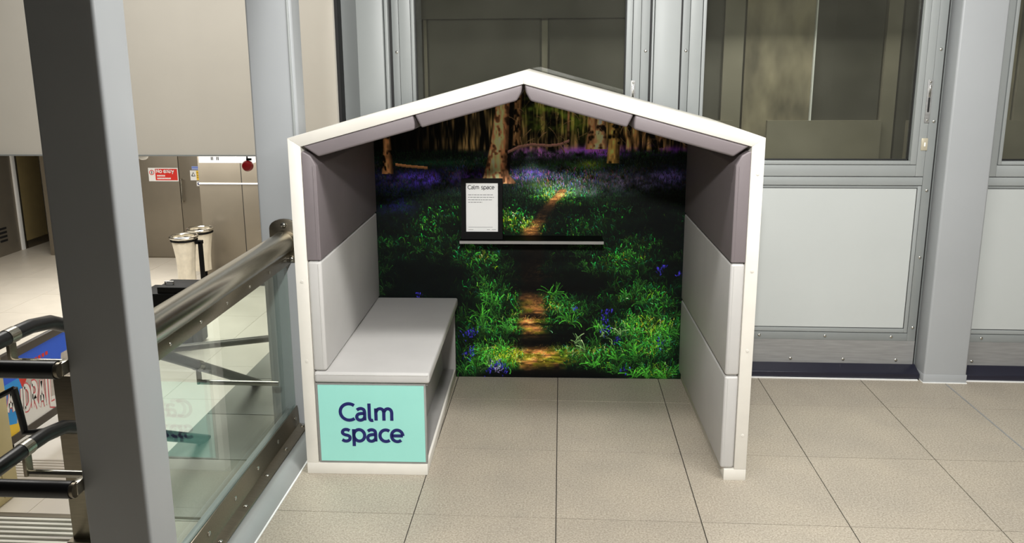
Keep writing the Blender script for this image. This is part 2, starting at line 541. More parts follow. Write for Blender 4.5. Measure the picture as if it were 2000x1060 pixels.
def window(n, x0, x1, right_furniture, label):
    w = empty('window_%d' % n, ((x0 + x1) / 2, YF, 0))
    tag(w, label, kind='structure')
    ox = (x0 + x1) / 2

    def bx(name, m, a0, a1, y0, y1, z0, z1, bevel=0.0, par=w):
        return MB().box(a0 - ox, a1 - ox, y0 - YF, y1 - YF, z0, z1).build(name, m, par, bevel=bevel)
    # outer screwed strips
    for a0, a1 in ((x0, x0 + 0.040), (x1 - 0.048, x1)):
        st = bx('cover_strip', M_alu2, a0, a1, 4.742, 4.80, 0.216, TOP, 0.002)
        for z in (0.30, 0.73, 1.127, 1.522, 1.92, 2.32):
            screw(((a0 + a1) / 2 + 0.004 - ox, 0.002, z), (0, -1, 0), 0.0085, st, h=0.005)
    st = bx('cover_strip', M_alu2, x0 + 0.04, x1 - 0.048, 4.742, 4.80, 0.216, 0.262, 0.002)
    k = int((x1 - x0) / 0.38) + 1
    for i in range(k):
        screw((x0 + 0.14 + i * (x1 - x0 - 0.28) / (k - 1) - ox, 0.002, 0.240), (0, -1, 0), 0.0085, st, h=0.005)
    # sash stiles, rails and inner beads
    s0, s1 = x0 + 0.042, x1 - 0.050
    b0, b1 = x0 + 0.109, x1 - 0.095
    g0, g1 = x0 + 0.130, x1 - 0.131
    bx('sash_stile', M_alu, s0, b0, 4.738, 4.80, 1.208, TOP, 0.003)
    bx('sash_stile', M_alu, b1, s1, 4.738, 4.80, 1.208, TOP, 0.003)
    bx('sash_rail', M_alu, b0, b1, 4.738, 4.80, 1.208, 1.274, 0.003)
    bx('sash_rail', M_alu, b0, b1, 4.738, 4.80, 2.55, 2.62, 0.003)
    bx('glazing_bead', M_alu, b0 + 0.003, g0, 4.733, 4.79, 1.277, 2.55, 0.002)
    bx('glazing_bead', M_alu, g1, b1 - 0.003, 4.733, 4.79, 1.277, 2.55, 0.002)
    bx('glazing_bead', M_alu, g0, g1, 4.733, 4.79, 1.277, 1.297, 0.002)
    bx('gasket', M_gap, g0, g1, 4.765, 4.79, 1.297, 1.305)
    bx('gasket', M_gap, g0, g0 + 0.006, 4.765, 4.79, 1.30, 2.55)
    bx('gasket', M_gap, g1 - 0.006, g1, 4.765, 4.79, 1.30, 2.55)
    bx('glass_pane', M_glassw, g0, g1, 4.772, 4.780, 1.30, 2.56)
    bx('head_panel', M_alu, s0, s1, 4.745, 4.80, 2.625, TOP)
    # transom and lower infill panel
    bx('transom', M_alu, s0, s1, 4.740, 4.80, 1.156, 1.204, 0.003)
    bx('transom_lip', M_alu2, s0 + 0.015, s1 - 0.006, 4.746, 4.80, 1.140, 1.153)
    bx('panel_stile', M_alu, s0, s0 + 0.028, 4.744, 4.80, 0.266, 1.153, 0.002)
    bx('panel_stile', M_alu, s1 - 0.020, s1, 4.744, 4.80, 0.266, 1.153, 0.002)
    bx('panel_rail', M_alu, s0 + 0.028, s1 - 0.020, 4.744, 4.80, 0.266, 0.290, 0.002)
    bx('gasket', M_gap, s0 + 0.028, s1 - 0.02, 4.752, 4.80, 0.290, 1.142)
    bx('infill_panel', M_panel, s0 + 0.034, s1 - 0.025, 4.748, 4.79, 0.295, 1.136)
    # backing so that no light leaks past the gaps
    bx('frame_core', M_alu2, x0, x1, 4.802, 4.85, 0.0, 1.29)
    for hx in right_furniture:
        # flush latch: slotted plate with two screws, and a small lock escutcheon below
        lt = bx('flush_latch', M_kick, hx - 0.014, hx + 0.014, 4.732, 4.745, 1.514, 1.756, 0.003)
        bx('latch_slot', M_gap, hx - 0.005, hx + 0.005, 4.7305, 4.740, 1.575, 1.655, par=lt)
        bx('latch_pin', M_screw, hx - 0.006, hx + 0.006, 4.726, 4.740, 1.658, 1.725, 0.003, par=lt)
        screw((hx - ox, -0.008, 1.742), (0, -1, 0), 0.006, lt)
        screw((hx - ox, -0.008, 1.530), (0, -1, 0), 0.006, lt)
        es = bx('lock_plate', mat('brass_plate', (190, 182, 160), 0.4, metal=0.3), hx - 0.018, hx + 0.018, 4.733, 4.745, 1.358, 1.428, 0.003)
        bx('keyhole', M_frost, hx - 0.003, hx + 0.004, 4.731, 4.740, 1.382, 1.404, par=es)
    return w


window(1, -0.977, 0.495, (0.408,), 'grey framed window directly behind the booth roof')
window(2, 0.677, 2.124, (2.062,), 'grey framed window with white lower panel between booth and right column')
window(3, 2.367, 3.90, (), 'grey framed window right of the pale column, cut by the picture edge')

# ------------------------------------------------------------------ what stands outside the glass
fac = empty('wall_outside', (0, 6.3, 0))
tag(fac, 'weathered facade of the building seen through the windows', kind='structure')


def fb(name, m, x0, x1, y0, y1, z0, z1):
    return MB().box(x0, x1, y0 - 6.3, y1 - 6.3, z0, z1).build(name, m, fac)


fb('facade_core', M_ext3, -1.38, 6.2, 6.34, 6.5, -0.2, 3.6)
xp = [-1.38, -1.06, -1.02, -0.16, -0.10, 0.62, 0.68, 1.20, 1.36, 1.87, 2.38, 2.50, 2.95, 3.35, 4.3, 5.2, 6.1]
pm = [M_ext3, M_ext2, M_ext3, M_ext2, M_ext3, M_ext2, M_ext3, M_ext2, M_ext, M_ext3, M_ext2, M_ext3, M_ext, M_ext2, M_ext, M_ext3]
for i in range(len(xp) - 1):
    fb('facade_panel', pm[i], xp[i] + 0.008, xp[i + 1] - 0.008, 6.30 - (0.02 if i % 3 else 0), 6.34, 0.99, 2.75)
for x0, x1 in ((-1.37, -0.5), (0.7, 1.30), (1.55, 2.39), (2.58, 4.9), (5.0, 6.1)):
    fb('spandrel_panel', M_ext2, x0, x1, 6.24, 6.34, -0.1, 1.42)
fb('seam_strip', M_frost, 1.864, 1.874, 6.255, 6.34, 0.6, 2.75)
fb('beam', M_extb, -1.38, 6.1, 6.05, 6.3, 2.34, 2.6)
fb('dark_band', M_ext3, -1.38, 0.6, 6.22, 6.3, 2.18, 2.33)
fb('outside_paving', M_ext3, -1.38, 6.1, 4.90, 6.3, -0.2, -0.02)

# ------------------------------------------------------------------ other walls and ceilings
w = MB().box(-4.6, 4.1, -2.9, -2.75, 0.0, 3.4).build('wall_rear', M_conc)
tag(w, 'plain plaster wall behind the photographer', kind='structure')
w = MB().box(3.95, 4.1, -3.0, 4.85, 0, 3.4).build('wall_right', M_conc)
tag(w, 'plain plaster wall at the far right of the deck', kind='structure')
w = MB().box(-1.6, 4.2, -3.2, 4.9, 3.4, 3.5).build('ceiling', M_ceil)
tag(w, 'dark grey ceiling above the tiled deck', kind='structure')

# beige bulkhead hanging over the lower hall
w = MB().box(-13.0, -1.55, 8.5, 8.75, 0.882, 5.2).build('wall_left', M_beige)
tag(w, 'smooth beige bulkhead wall above the lower hall', kind='structure')
MB().box(-13.0, -1.55, 8.75, 15.5, 0.95, 1.05).build('soffit', M_beige, w)
MB().box(-13.0, -1.55, 8.485, 8.5, 0.882, 0.897).build('edge_bead', M_alu, w)
w = MB().box(-1.50, -1.34, 5.40, 15.5, -1.45, 5.2).build('wall_side', M_beige)
tag(w, 'beige side wall closing the lower hall on the right', kind='structure')

# lower hall floor, slab edge, stair
LZ = -1.45
lf = MB().box(-13.0, -1.5, 2.9, 15.5, LZ - 0.1, LZ - 0.003).build('floor_lower', mat('pale_grout', (170, 162, 150), 0.8, var=0.05))
tag(lf, 'pale stone floor of the lower hall', kind='structure')
lt_me = None
for i in range(13):
    for j in range(14):
        x0, y0 = -13.0 + i * 0.9, 2.93 + j * 0.9
        if x0 > -1.6:
            continue
        if lt_me is None:
            t = MB().box(0.002, 0.898, 0.002, 0.898, -0.02, 0).build('stone_slab', M_lowfl, lf)
            lt_me = t.data
        else:
            t = bpy.data.objects.new('stone_slab', lt_me)
            C.objects.link(t)
            t.parent = lf
        t.location = (x0, y0, LZ + random.uniform(-0.0008, 0))
cord = MB()
for k in range(9):
    cord.box(-4.6, -3.55, 5.74 + k * 0.045, 5.74 + k * 0.045 + 0.022, LZ, LZ + 0.006)
c = cord.build('corduroy_ridges', mat('steel_ridge', (190, 182, 170), 0.4, metal=0.2), lf, bevel=0.002, seg=1)
c['kind'] = 'stuff'

ledge = MB().box(-1.90, -1.26, 2.96, 4.95, -0.45, 0.0).build('floor_ledge', M_beige)
tag(ledge, 'beige slab edge just outside the glass balustrade', kind='structure')
for k in range(4):
    MB().box(-1.90, -1.42, 2.97 + k * 0.5, 2.97 + k * 0.5 + 0.494, 0.0, 0.012).build('edge_slab', mat('edge_stone', (140, 139, 128), 0.45, var=0.05), ledge, bevel=0.003)
land = MB().box(-4.6, -1.26, -2.75, 2.96, -0.45, -0.004).build('floor_landing', M_grout)
tag(land, 'landing at the head of the stair beside the column', kind='structure')
MB().box(-4.6, -1.93, -2.7, 2.20, -0.004, 0.0).build('landing_slab', M_lowfl, land)
MB().box(-1.928, -1.262, -2.7, 2.955, -0.004, 0.0).build('landing_slab', M_lowfl, land)
cord = MB()
for k in range(23):
    y = 2.945 - k * 0.032
    cord.prism([(y - 0.019, -0.004), (y - 0.017, 0.004), (y - 0.002, 0.004), (y, -0.004)], -4.5, -1.945, 'x')
c = cord.build('corduroy_ridges', mat('pale_ridge', (224, 218, 204), 0.4), land)
c['kind'] = 'stuff'

stair = empty('staircase', (-3.2, 2.96, 0))
tag(stair, 'pale stone stair going down to the lower hall', 'stairs')
for k in range(8):
    MB().box(-1.3, 1.27, k * 0.260, (k + 1) * 0.260, -1.445, -0.161 * (k + 1)).build('step', M_lowfl, stair)
    MB().box(-1.3, 1.27, k * 0.260 + 0.230, k * 0.260 + 0.262, -0.161 * (k + 1) - 0.03, -0.161 * (k + 1) + 0.003).build('nosing', M_steeld, stair)

# ------------------------------------------------------------------ columns


def column(x0, x1, y0, y1, z0, z1, label):
    o = empty('steel_column', ((x0 + x1) / 2, (y0 + y1) / 2, z0))
    tag(o, label, 'column', 'grey painted steel columns')
    cx, cy = (x0 + x1) / 2, (y0 + y1) / 2
    MB().box(x0 - cx, x1 - cx, y0 - cy, y1 - cy, 0, z1 - z0).build('shaft', M_col, o, bevel=0.012, seg=4)
    return o, cx, cy


o, cx, cy = column(-1.450, -1.250, 2.170, 2.330, 0, 3.4, 'thick grey steel column nearest the viewer, left of the glass balustrade')
MB().box(-0.12, 0.12, -0.10, 0.10, 0, 0.012).build('base_plate', M_steeld, o)
o, cx, cy = column(-1.475, -1.255, 3.815, 3.945, 0, 3.4, 'grey steel column between the balustrade handrail and the booth')
MB().box(0.085, 0.097, -0.070, -0.060, 0, 3.39).build('corner_bead', M_alu, o, bevel=0.004)
o, cx, cy = column(2.143, 2.387, 4.624, 4.764, 0, 3.4, 'pale grey steel column against the window wall at the right')
MB().box(-0.1235, 0.1235, -0.0715, 0.06, 0.0, 0.052).build('base_sleeve', M_col, o, bevel=0.002)
MB().box(-0.126, 0.126, -0.078, 0.05, 0.0, 0.005).build('sealant', M_paper, o)

# ------------------------------------------------------------------ glass balustrade
bal = empty('glass_balustrade', (-1.35, 3.07, 0))
tag(bal, 'glass balustrade with thick brushed steel handrail beside the booth', 'balustrade')
BY0, BY1 = 2.335 - 3.07, 3.812 - 3.07
MB().tube([(0, BY0, 1.005), (0, 0, 1.005), (0, BY1, 1.005)], 0.054, seg=32).build('handrail', M_steel, bal, smooth=True)
clamp = MB().box(-0.022, 0.022, BY0, BY1, 0.895, 0.958).build('glass_clamp', M_steeld, bal, bevel=0.003)
for yy in (-0.52, -0.28, -0.04, 0.20, 0.44, 0.66):
    screw((0.022, yy, 0.925), (1, 0, 0), 0.007, clamp, h=0.004)
fl = MB()
prof = [(-0.075, 0.90), (0.075, 0.90), (0.075, 1.07)] + arc(0.0, 1.07, 0.075, 0.048, 0, 180, 10)[1:-1] + [(-0.075, 1.07)]
fl.prism(prof, BY1 - 0.012, BY1 + 0.002, 'y')
flo = fl.build('flange', M_steeld, bal, bevel=0.003)
for xx, zz in ((0.0, 1.088), (0.03, 0.918)):
    screw((xx, BY1 - 0.012, zz), (0, -1, 0), 0.015, flo, name='bolt', h=0.012)
MB().tube([(0, BY1 - 0.05, 1.005), (0, BY1 - 0.002, 1.005)], 0.058, seg=28).build('end_collar', M_steeld, bal, smooth=True)
MB().box(-0.007, 0.007, BY0 + 0.01, BY1 - 0.03, 0.06, 0.93).build('glass_pane', M_glassb, bal)
# base: outer channel, bolted angle plate and painted kerb
MB().box(-0.045, -0.012, BY0, BY1 - 0.0, 0.0, 0.125).build('outer_channel', M_kerb, bal, bevel=0.003)
ang = MB().prism([(0.012, 0.155), (0.018, 0.155), (0.022, 0.058), (0.070, 0.050), (0.070, 0.044), (0.012, 0.044)], BY0, BY1 - 0.03, 'y').build('angle_plate', M_steeld, bal, bevel=0.002, seg=1)
for k in range(6):
    yy = BY0 + 0.12 + k * 0.255
    screw((0.019, yy, 0.105), (1, 0.0, 0.05), 0.011, ang, name='bolt', h=0.006)
    screw((0.046, yy + 0.03, 0.054), (0.1, 0, 1), 0.010, ang, name='bolt', h=0.006)
MB().prism([(0.012, 0.0), (0.012, 0.043), (0.078, 0.043), (0.092, 0.050), (0.112, 0.046), (0.134, 0.026), (0.148, 0.006), (0.150, 0.0)], BY0, BY1 + 0.10, 'y').build('kerb', M_kerb, bal, smooth=True, ang=50)
MB().box(0.149, 0.156, BY0, BY1 + 0.1, 0.0, 0.004).build('sealant', M_paper, bal)

# ================================================================== CALM BOOTH
BX, BYY, BYAW = -1.1612, 3.3779, 0.0186
W, HE, HA, D, T = 2.008, 1.55, 1.825, 1.20, 0.054
booth = empty('shelter_booth', (BX, BYY, 0), BYAW)
tag(booth, 'white house-shaped seating booth with padded walls and woodland mural', 'booth')
IE, IA = 1.513, 1.773     # inner eave, inner apex
MID = W / 2


def bo(prof, v0, v1, name, m, bevel=0.0015, par=booth, seg=2, smooth=False):
    return MB().prism(prof, v0, v1, 'y').build(name, m, par, bevel=bevel, seg=seg, smooth=smooth)


sl = bo([(0, T), (T, T), (T, IE), (0, HE)], 0, D, 'side_panel', M_white)
sr = bo([(W - T, T), (W, T), (W, HE), (W - T, IE)], 0, D, 'side_panel', M_white)
bo([(0, HE), (T, IE), (MID, IA), (MID, HA)], 0, D, 'roof_panel', M_white)
bo([(W, HE), (MID, HA), (MID, IA), (W - T, IE)], 0, D, 'roof_panel', M_white)
bo([(0, 0), (0.560, 0), (0.560, T), (0, T)], 0, D, 'base_board', M_white)
bo([(W - 0.099, 0), (W, 0), (W, T), (W - 0.099, T)], 0, D, 'base_board', M_white)
bo([(T, 0.0), (W - T, 0.0), (W - T, IE), (MID, IA), (T, IE)], D - 0.004, D + 0.018, 'back_panel', M_blackm, bevel=0)
for z in (1.40, 0.98, 0.62, 0.22):
    screw((W - T / 2 + 0.002, -0.0005, z), (0, -1, 0), 0.008, sr, name='screw_cap', m=M_wedge, h=0.0015)
for z in (0.92, 0.55):
    screw((T / 2, -0.0005, z), (0, -1, 0), 0.008, sl, name='screw_cap', m=M_wedge, h=0.0015)


def seam(cush, u, z0, z1):
    MB().tube([(u, 0.0022, z0 + 0.012), (u, 0.0022, z1 - 0.012)], 0.0016, seg=6).build('seam', cush.data.materials[0], cush, smooth=True)


def cushion(prof, m, v0=0.002, v1=D - 0.012, bevel=0.012, name='wall_cushion'):
    return bo(prof, v0, v1, name, m, bevel=bevel, seg=4)


CT = 0.062
# side wall cushions: mauve-grey above, light grey below
cushion([(T + 0.001, 1.015), (T + CT, 1.015), (T + CT, 1.432), (T + 0.040, 1.474), (T + 0.010, 1.492), (T + 0.001, 1.492)], M_fab_d, bevel=0.010)
cushion([(T + 0.001, 0.503), (T + CT, 0.503), (T + CT, 1.011), (T + 0.001, 1.011)], M_fab_l)
R0 = W - T
cushion([(R0 - 0.001, 1.015), (R0 - CT, 1.015), (R0 - CT, 1.432), (R0 - 0.040, 1.474), (R0 - 0.010, 1.492), (R0 - 0.001, 1.492)], M_fab_d, bevel=0.010)
cushion([(R0 - 0.001, 0.503), (R0 - CT, 0.503), (R0 - CT, 1.011), (R0 - 0.001, 1.011)], M_fab_l)
cushion([(R0 - 0.001, 0.058), (R0 - CT, 0.058), (R0 - CT, 0.499), (R0 - 0.001, 0.499)], M_fab_l)
for c_ in [o for o in booth.children if o.name.startswith('wall_cushion')]:
    us = [v.co.x for v in c_.data.vertices]
    zs = [v.co.z for v in c_.data.vertices]
    seam(c_, (max(us) - 0.014) if max(us) < MID else (min(us) + 0.014), min(zs), max(zs) - (0.05 if max(zs) > 1.2 else 0))
# roof cushions: two on each slope, in slope coordinates
sx, sz = MID - T, IA - IE
SL = math.hypot(sx, sz)
cs, sn = sx / SL, sz / SL


def slope(s, d, side):
    """s along the slope from the eave, d below the roof panel"""
    u, z = T + cs * s + sn * d, IE + sn * s - cs * d
    return (u if side < 0 else W - u, z)


for side in (-1, 1):
    for s0, s1, ch0, ch1 in ((0.010, SL * 0.515 - 0.003, 0.050, 0.012), (SL * 0.515 + 0.003, SL - 0.004, 0.012, 0.042)):
        d = 0.060
        pr = [(s0, 0.001), (s0 + ch0, d), (s1 - ch1, d), (s1 - ch1 * 0.35, d * 0.55), (s1, 0.001)]
        cushion([slope(a, b, side) for a, b in pr], M_fab_d, bevel=0.009, name='roof_cushion')

# bench
bench_front = MB().box(0.058, 0.560, 0.004, 0.024, T, 0.444).build('bench_front', M_boxgrey, booth, bevel=0.001)
sign = MB().box(0.069, 0.552, -0.001, 0.004, 0.066, 0.437).build('sign_panel', M_teal, booth)
tag(sign, 'teal panel reading Calm space')


def so(x, y, h):
    return (x, -0.001 - h, y)


mb = MB()
text(mb, 'Calm', 0.163, 0.2685, 0.1110, 0.0150, so, squeeze=1.0, track=0.010)
text(mb, 'space', 0.166, 0.1655, 0.1110, 0.0150, so, squeeze=1.0, track=0.010)
mb.build('lettering', M_navy, sign)
MB().box(0.056, 0.566, 0.024, D - 0.014, 0.430, 0.446).build('bench_top', M_boxgrey, booth)
door = MB().box(0.470, 0.486, 0.024, D - 0.04, T + 0.001, 0.430).build('bench_door', M_boxgrey, booth)
MB().box(0.060, 0.562, D - 0.034, D - 0.014, T + 0.001, 0.430).build('bench_end', M_boxgrey, booth)
MB().box(0.486, 0.550, 0.024, D - 0.034, T, T + 0.004).build('bench_floor', M_boxgrey, booth)
lk = MB().tube([(0.486, 0.30, 0.385), (0.496, 0.30, 0.385)], 0.013, seg=14).build('lock', M_screw, door, smooth=True)
MB().tube([(0.494, 0.30, 0.385), (0.520, 0.30, 0.384)], 0.003, seg=8).tube([(0.516, 0.30, 0.384), (0.517, 0.30, 0.345)], 0.008, seg=8, radii=[0.010, 0.004]).build('key', M_chrome, door, smooth=True)
cu = MB().box(0.057, 0.580, -0.006, D - 0.014, 0.449, 0.500)
cuo = cu.build('seat_cushion', M_fab_l, booth, bevel=0.012, seg=4)
MB().tube([(0.062, -0.0055, 0.489), (0.574, -0.0055, 0.489)], 0.0018, seg=6).build('seam', M_fab_l, cuo, smooth=True)

# ------------------------------------------------------------------ the woodland mural: a flat print, painted per vertex
def paint_mural():
    X0, Y1 = 716, 738            # print units: one unit is 2.93 mm across and 3.08 mm up
    Wp, Hp = 644, 568
    rng = np.random.default_rng(11)
    yy, xx = np.mgrid[0:Hp, 0:Wp]
    X = xx + X0
    Y = Y1 - (Hp - 1 - yy)

    def noise(sx, sy, seed):
        r = np.random.default_rng(seed)
        gh, gw = int(Hp / sy) + 3, int(Wp / sx) + 3
        g = r.random((gh, gw))
        fy, fx = yy / sy, xx / sx
        iy, ix = fy.astype(int), fx.astype(int)
        ty, tx = fy - iy, fx - ix
        ty, tx = ty * ty * (3 - 2 * ty), tx * tx * (3 - 2 * tx)
        return (g[iy, ix] * (1 - tx) + g[iy, ix + 1] * tx) * (1 - ty) + (g[iy + 1, ix] * (1 - tx) + g[iy + 1, ix + 1] * tx) * ty
    N1 = noise(26, 12, 1) * 0.5 + noise(9, 6, 2) * 0.3 + noise(4, 4, 3) * 0.2
    N2 = noise(60, 30, 4) * 0.6 + noise(14, 8, 5) * 0.4
    NV = noise(5, 40, 6) * 0.6 + noise(2.2, 18, 7) * 0.4

    def blob(x, y, sx, sy):
        return np.exp(-((X - x) / sx) ** 2 - ((Y - y) / sy) ** 2)
    # light falling through the wood in the printed picture
    L = np.full((Hp, Wp), 0.045) + 0.20 * np.clip((N2 - 0.46) * 2.8, 0, 1)
    for x, y, a, b, s in [(995, 425, 40, 22, .70), (1085, 378, 42, 16, .75), (1040, 440, 26, 16, .6), (1055, 582, 60, 13, .45), (1065, 600, 55, 9, .6),
                          (1030, 622, 34, 8, .65), (1040, 640, 36, 12, .7), (1065, 695, 70, 16, .95), (985, 712, 46, 16, .6), (965, 690, 50, 26, .45),
                          (955, 640, 50, 24, .35), (955, 570, 46, 24, .35), (1270, 690, 70, 24, .35), (1295, 640, 40, 30, .55), (1225, 640, 46, 26, .35),
                          (1200, 520, 60, 40, .25), (1150, 440, 70, 34, .22), (850, 420, 70, 26, .22), (940, 500, 50, 26, .30), (1250, 480, 50, 30, .20),
                          (1300, 732, 44, 10, .55), (1110, 620, 36, 14, .32), (1200, 725, 40, 10, .40), (920, 732, 20, 12, .45), (1150, 350, 60, 20, .30),
                          (1170, 690, 40, 16, .40), (860, 470, 70, 30, .12), (1290, 580, 40, 26, .28), (1230, 580, 50, 12, .22), (1050, 345, 60, 14, .28)]:
        L += s * (1.45 if y > 480 else 1.25) * blob(x, y, a, b)
    for x, y, a, b, s in [(840, 545, 74, 40, .30), (1120, 558, 80, 12, .25), (1090, 665, 140, 8, .34), (1180, 545, 60, 14, .2), (800, 270, 90, 50, .3),  # upper left entry is booth shade painted into the print
                          (1060, 732, 130, 7, .8), (1300, 420, 40, 40, .12), (1320, 330, 40, 30, .15), (1040, 500, 50, 14, .10), (1225, 450, 50, 20, .12), (940, 668, 46, 8, .25)]:
        L -= s * blob(x, y, a, b)
    L = np.clip(L, 0.012, 1.35)
    img = np.zeros((Hp, Wp, 3))

    def put(mask, col):
        m = np.clip(mask, 0, 1)[..., None]
        img[:] = img * (1 - m) + np.array(col) * m
    # undergrowth base, dark blue-green
    g = np.stack([0.02 + 0.20 * L, 0.06 + 0.36 * L, 0.065 + 0.10 * L], -1) * (0.35 + 0.9 * N1[..., None])
    img[:] = g
    # far wood behind: thin dark trunks
    far = np.clip((300 - Y) / 10, 0, 1)
    fv = np.clip((NV - 0.42) * 2.6, 0, 1)
    fc = np.stack([0.05 + 0.56 * fv, 0.05 + 0.46 * fv, 0.04 + 0.30 * fv], -1)
    gm = (blob(1060, 215, 70, 50) * 0.8 + blob(1140, 230, 60, 50) * 0.6)[..., None] * np.clip(N1 * 2 - 0.6, 0, 1)[..., None]
    fc = fc * (1 - gm * 0.6) + np.array([0.40, 0.50, 0.18]) * gm
    warm = (blob(1230, 260, 70, 40) * np.clip(NV * 1.6 - 0.4, 0, 1))[..., None]
    fc = fc + warm * np.array([0.34, 0.22, 0.14])
    dl = np.clip((X - 790) / 130, 0.10, 1)[..., None]  # darkens the left end, painting the booth's own shade into the print
    fc *= dl
    img[:] = img * (1 - far[..., None]) + fc * far[..., None]

    def strokes(n, xs_, ys_, ang, ln, col, wid=1, curve=0.0, alpha=1.0, steps=10):
        """n strokes: root, angle from vertical, length; colours per stroke; curved tips"""
        t = np.linspace(0, 1, steps)[None, :]
        a = ang[:, None] + curve[:, None] * t if not np.isscalar(curve) else ang[:, None] + curve * t
        px = xs_[:, None] + np.cumsum(np.sin(a) * ln[:, None] / steps, 1)
        py = ys_[:, None] - np.cumsum(np.cos(a) * ln[:, None] / steps, 1)
        for dx in range(wid):
            ix = np.round(px + dx * 0.8 - X0).astype(int)
            iy = np.round(py - Y1 + Hp - 1).astype(int)
            ok = (ix >= 0) & (ix < Wp) & (iy >= 0) & (iy < Hp)
            c = np.repeat(col[:, None, :], steps, 1) * (0.7 + 0.45 * t[..., None])
            img[iy[ok], ix[ok]] = img[iy[ok], ix[ok]] * (1 - alpha) + c[ok] * alpha

    def sampleL(xs_, ys_):
        ix = np.clip(np.round(xs_ - X0).astype(int), 0, Wp - 1)
        iy = np.clip(np.round(ys_ - Y1 + Hp - 1).astype(int), 0, Hp - 1)
        return L[iy, ix]
    # violet carpets of flowers
    for x, y, a, b, col, s in [(1060, 299, 80, 10, (.80, .52, .88), .95), (1170, 297, 60, 10, (.66, .38, .92), .95), (1290, 296, 60, 9, (.46, .24, .66), .9),
                               (830, 348, 90, 18, (.40, .30, .82), .9), (925, 342, 30, 14, (.62, .40, .86), .85), (1040, 338, 46, 10, (.48, .36, .80), .9),
                               (1225, 350, 90, 18, (.66, .60, .80), .8), (1310, 345, 40, 20, (.42, .36, .66), .8), (775, 390, 40, 30, (.20, .20, .52), .8), (1160, 372, 60, 10, (.60, .58, .66), .5)]:
        put(blob(x, y, a, b) * s * np.clip(N1 * 2.4 - 0.55, 0, 1), col)
    # grassy light at the far glade
    put(blob(1120, 322, 90, 8) * 0.7 * np.clip(N1 * 2 - 0.4, 0, 1), (.26, .44, .20))
    put(blob(1155, 320, 22, 7) * 0.8, (.50, .58, .18))
    put(blob(850, 318, 90, 7) * 0.7, (.16, .34, .24))
    put(blob(1060, 360, 30, 8) * 0.6, (.42, .55, .28))
    # small flower and grass strokes, far to near
    n = 8000
    xs_ = rng.uniform(718, 1358, n)
    ys_ = rng.uniform(300, 400, n)
    vi = np.clip(np.exp(-((ys_ - 345) / 30) ** 2) * (0.25 + 0.75 * rng.random(n)), 0, 1)
    base = np.stack([0.22 + 0.60 * vi * rng.random(n), 0.30 + 0.22 * rng.random(n) - 0.02 * vi, 0.22 + 0.78 * vi * rng.random(n)], -1)
    base = np.clip(base * (0.35 + 1.6 * sampleL(xs_, ys_) * rng.uniform(.5, 1.5, n))[:, None], 0, 1)
    strokes(n, xs_, ys_, rng.normal(0, .3, n), rng.uniform(3, 8, n), base, alpha=0.75, steps=7)
    order_n = 26000
    xs_ = rng.uniform(718, 1358, order_n)
    ys_ = np.sort(365 + 375 * rng.random(order_n) ** 0.9)
    l = sampleL(xs_, ys_)
    size = 4 + (ys_ - 360) / 375 * 22
    jit = rng.gamma(2.2, 0.45, order_n)
    yel = np.clip(rng.normal(0.18, 0.22, order_n) + 0.45 * l, 0, 1)
    col = np.stack([0.10 + 0.34 * yel, 0.30 + 0.36 * rng.random(order_n), 0.06 + 0.26 * (1 - yel)], -1) * (0.14 + 1.45 * l * jit)[:, None]
    keep = rng.random(order_n) < np.clip(0.35 + l, 0, 1)
    k = np.where(keep)[0]
    strokes(len(k), xs_[k], ys_[k], rng.normal(0, .5, len(k)), size[k] * rng.uniform(.35, 1.1, len(k)), np.clip(col[k], 0, 1), curve=rng.normal(0, .9, len(k)), alpha=0.9, steps=14)
    # the earth path winding up through the grass
    path = [(1066, 738, 40), (1060, 715, 44), (1058, 692, 38), (1050, 655, 30), (1045, 632, 27), (1046, 604, 30), (1040, 578, 24), (1045, 545, 22), (1040, 515, 22), (1045, 490, 24),
            (1040, 462, 22), (1042, 445, 20), (1058, 425, 16), (1072, 405, 12), (1085, 388, 11), (1098, 376, 9), (1104, 366, 6)]
    py = np.array([p[1] for p in path])[::-1]
    cxp = np.interp(Y, py, np.array([p[0] for p in path])[::-1])
    hw = np.interp(Y, py, np.array([p[2] for p in path])[::-1])
    pm_ = np.clip(1.25 - ((X - cxp) / hw) ** 2 + (N1 - 0.5) * 1.6, 0, 1) * (Y > 366)
    rip = noise(16, 3.2, 21) * 0.6 + noise(7, 2, 22) * 0.4
    pc = np.stack([0.16 + 0.74 * L, 0.13 + 0.52 * L, 0.09 + 0.32 * L], -1) * (0.30 + 1.05 * rip[..., None])
    grassy = np.clip(noise(20, 9, 31) * 2.2 - 1.0, 0, 1)[..., None] * np.clip((Y - 560) / 30, 0, 1)[..., None]
    pc = pc * (1 - grassy * .7) + np.stack([0.10 + .46 * L, .12 + .52 * L, .04 + .10 * L], -1) * grassy * .7
    dim = np.clip(1 - 0.65 * np.exp(-((Y - 515) / 48) ** 2), 0, 1)[..., None]
    img[:] = img * (1 - pm_[..., None]) + pc * dim * pm_[..., None]
    foot = np.clip(blob(1075, 698, 62, 17) * 1.5 * (0.4 + N1), 0, 1)[..., None] * np.clip((noise(9, 6, 41) - .35) * 3, 0, 1)[..., None]
    img[:] = img * (1 - foot * .8) + np.stack([.62 * rip + .2, .64 * rip + .18, .20 * rip + .04], -1) * foot * .8
    # dappled shadow bars across the path
    for yb, hb, s in ((470, 5, .6), (500, 7, .5), (530, 8, .55), (560, 8, .7), (612, 3.5, .6), (629, 3, .7), (652, 2.5, .6), (668, 7, .8), (733, 8, .85)):
        img *= (1 - s * np.exp(-((Y - yb - 4 * (N2 - 0.5) * 3) / hb) ** 2) * np.exp(-((X - 1060) / 110) ** 2))[..., None]
    # fine straw strokes on the path, grass tufts at its sides
    n = 900
    ys_ = rng.uniform(370, 735, n)
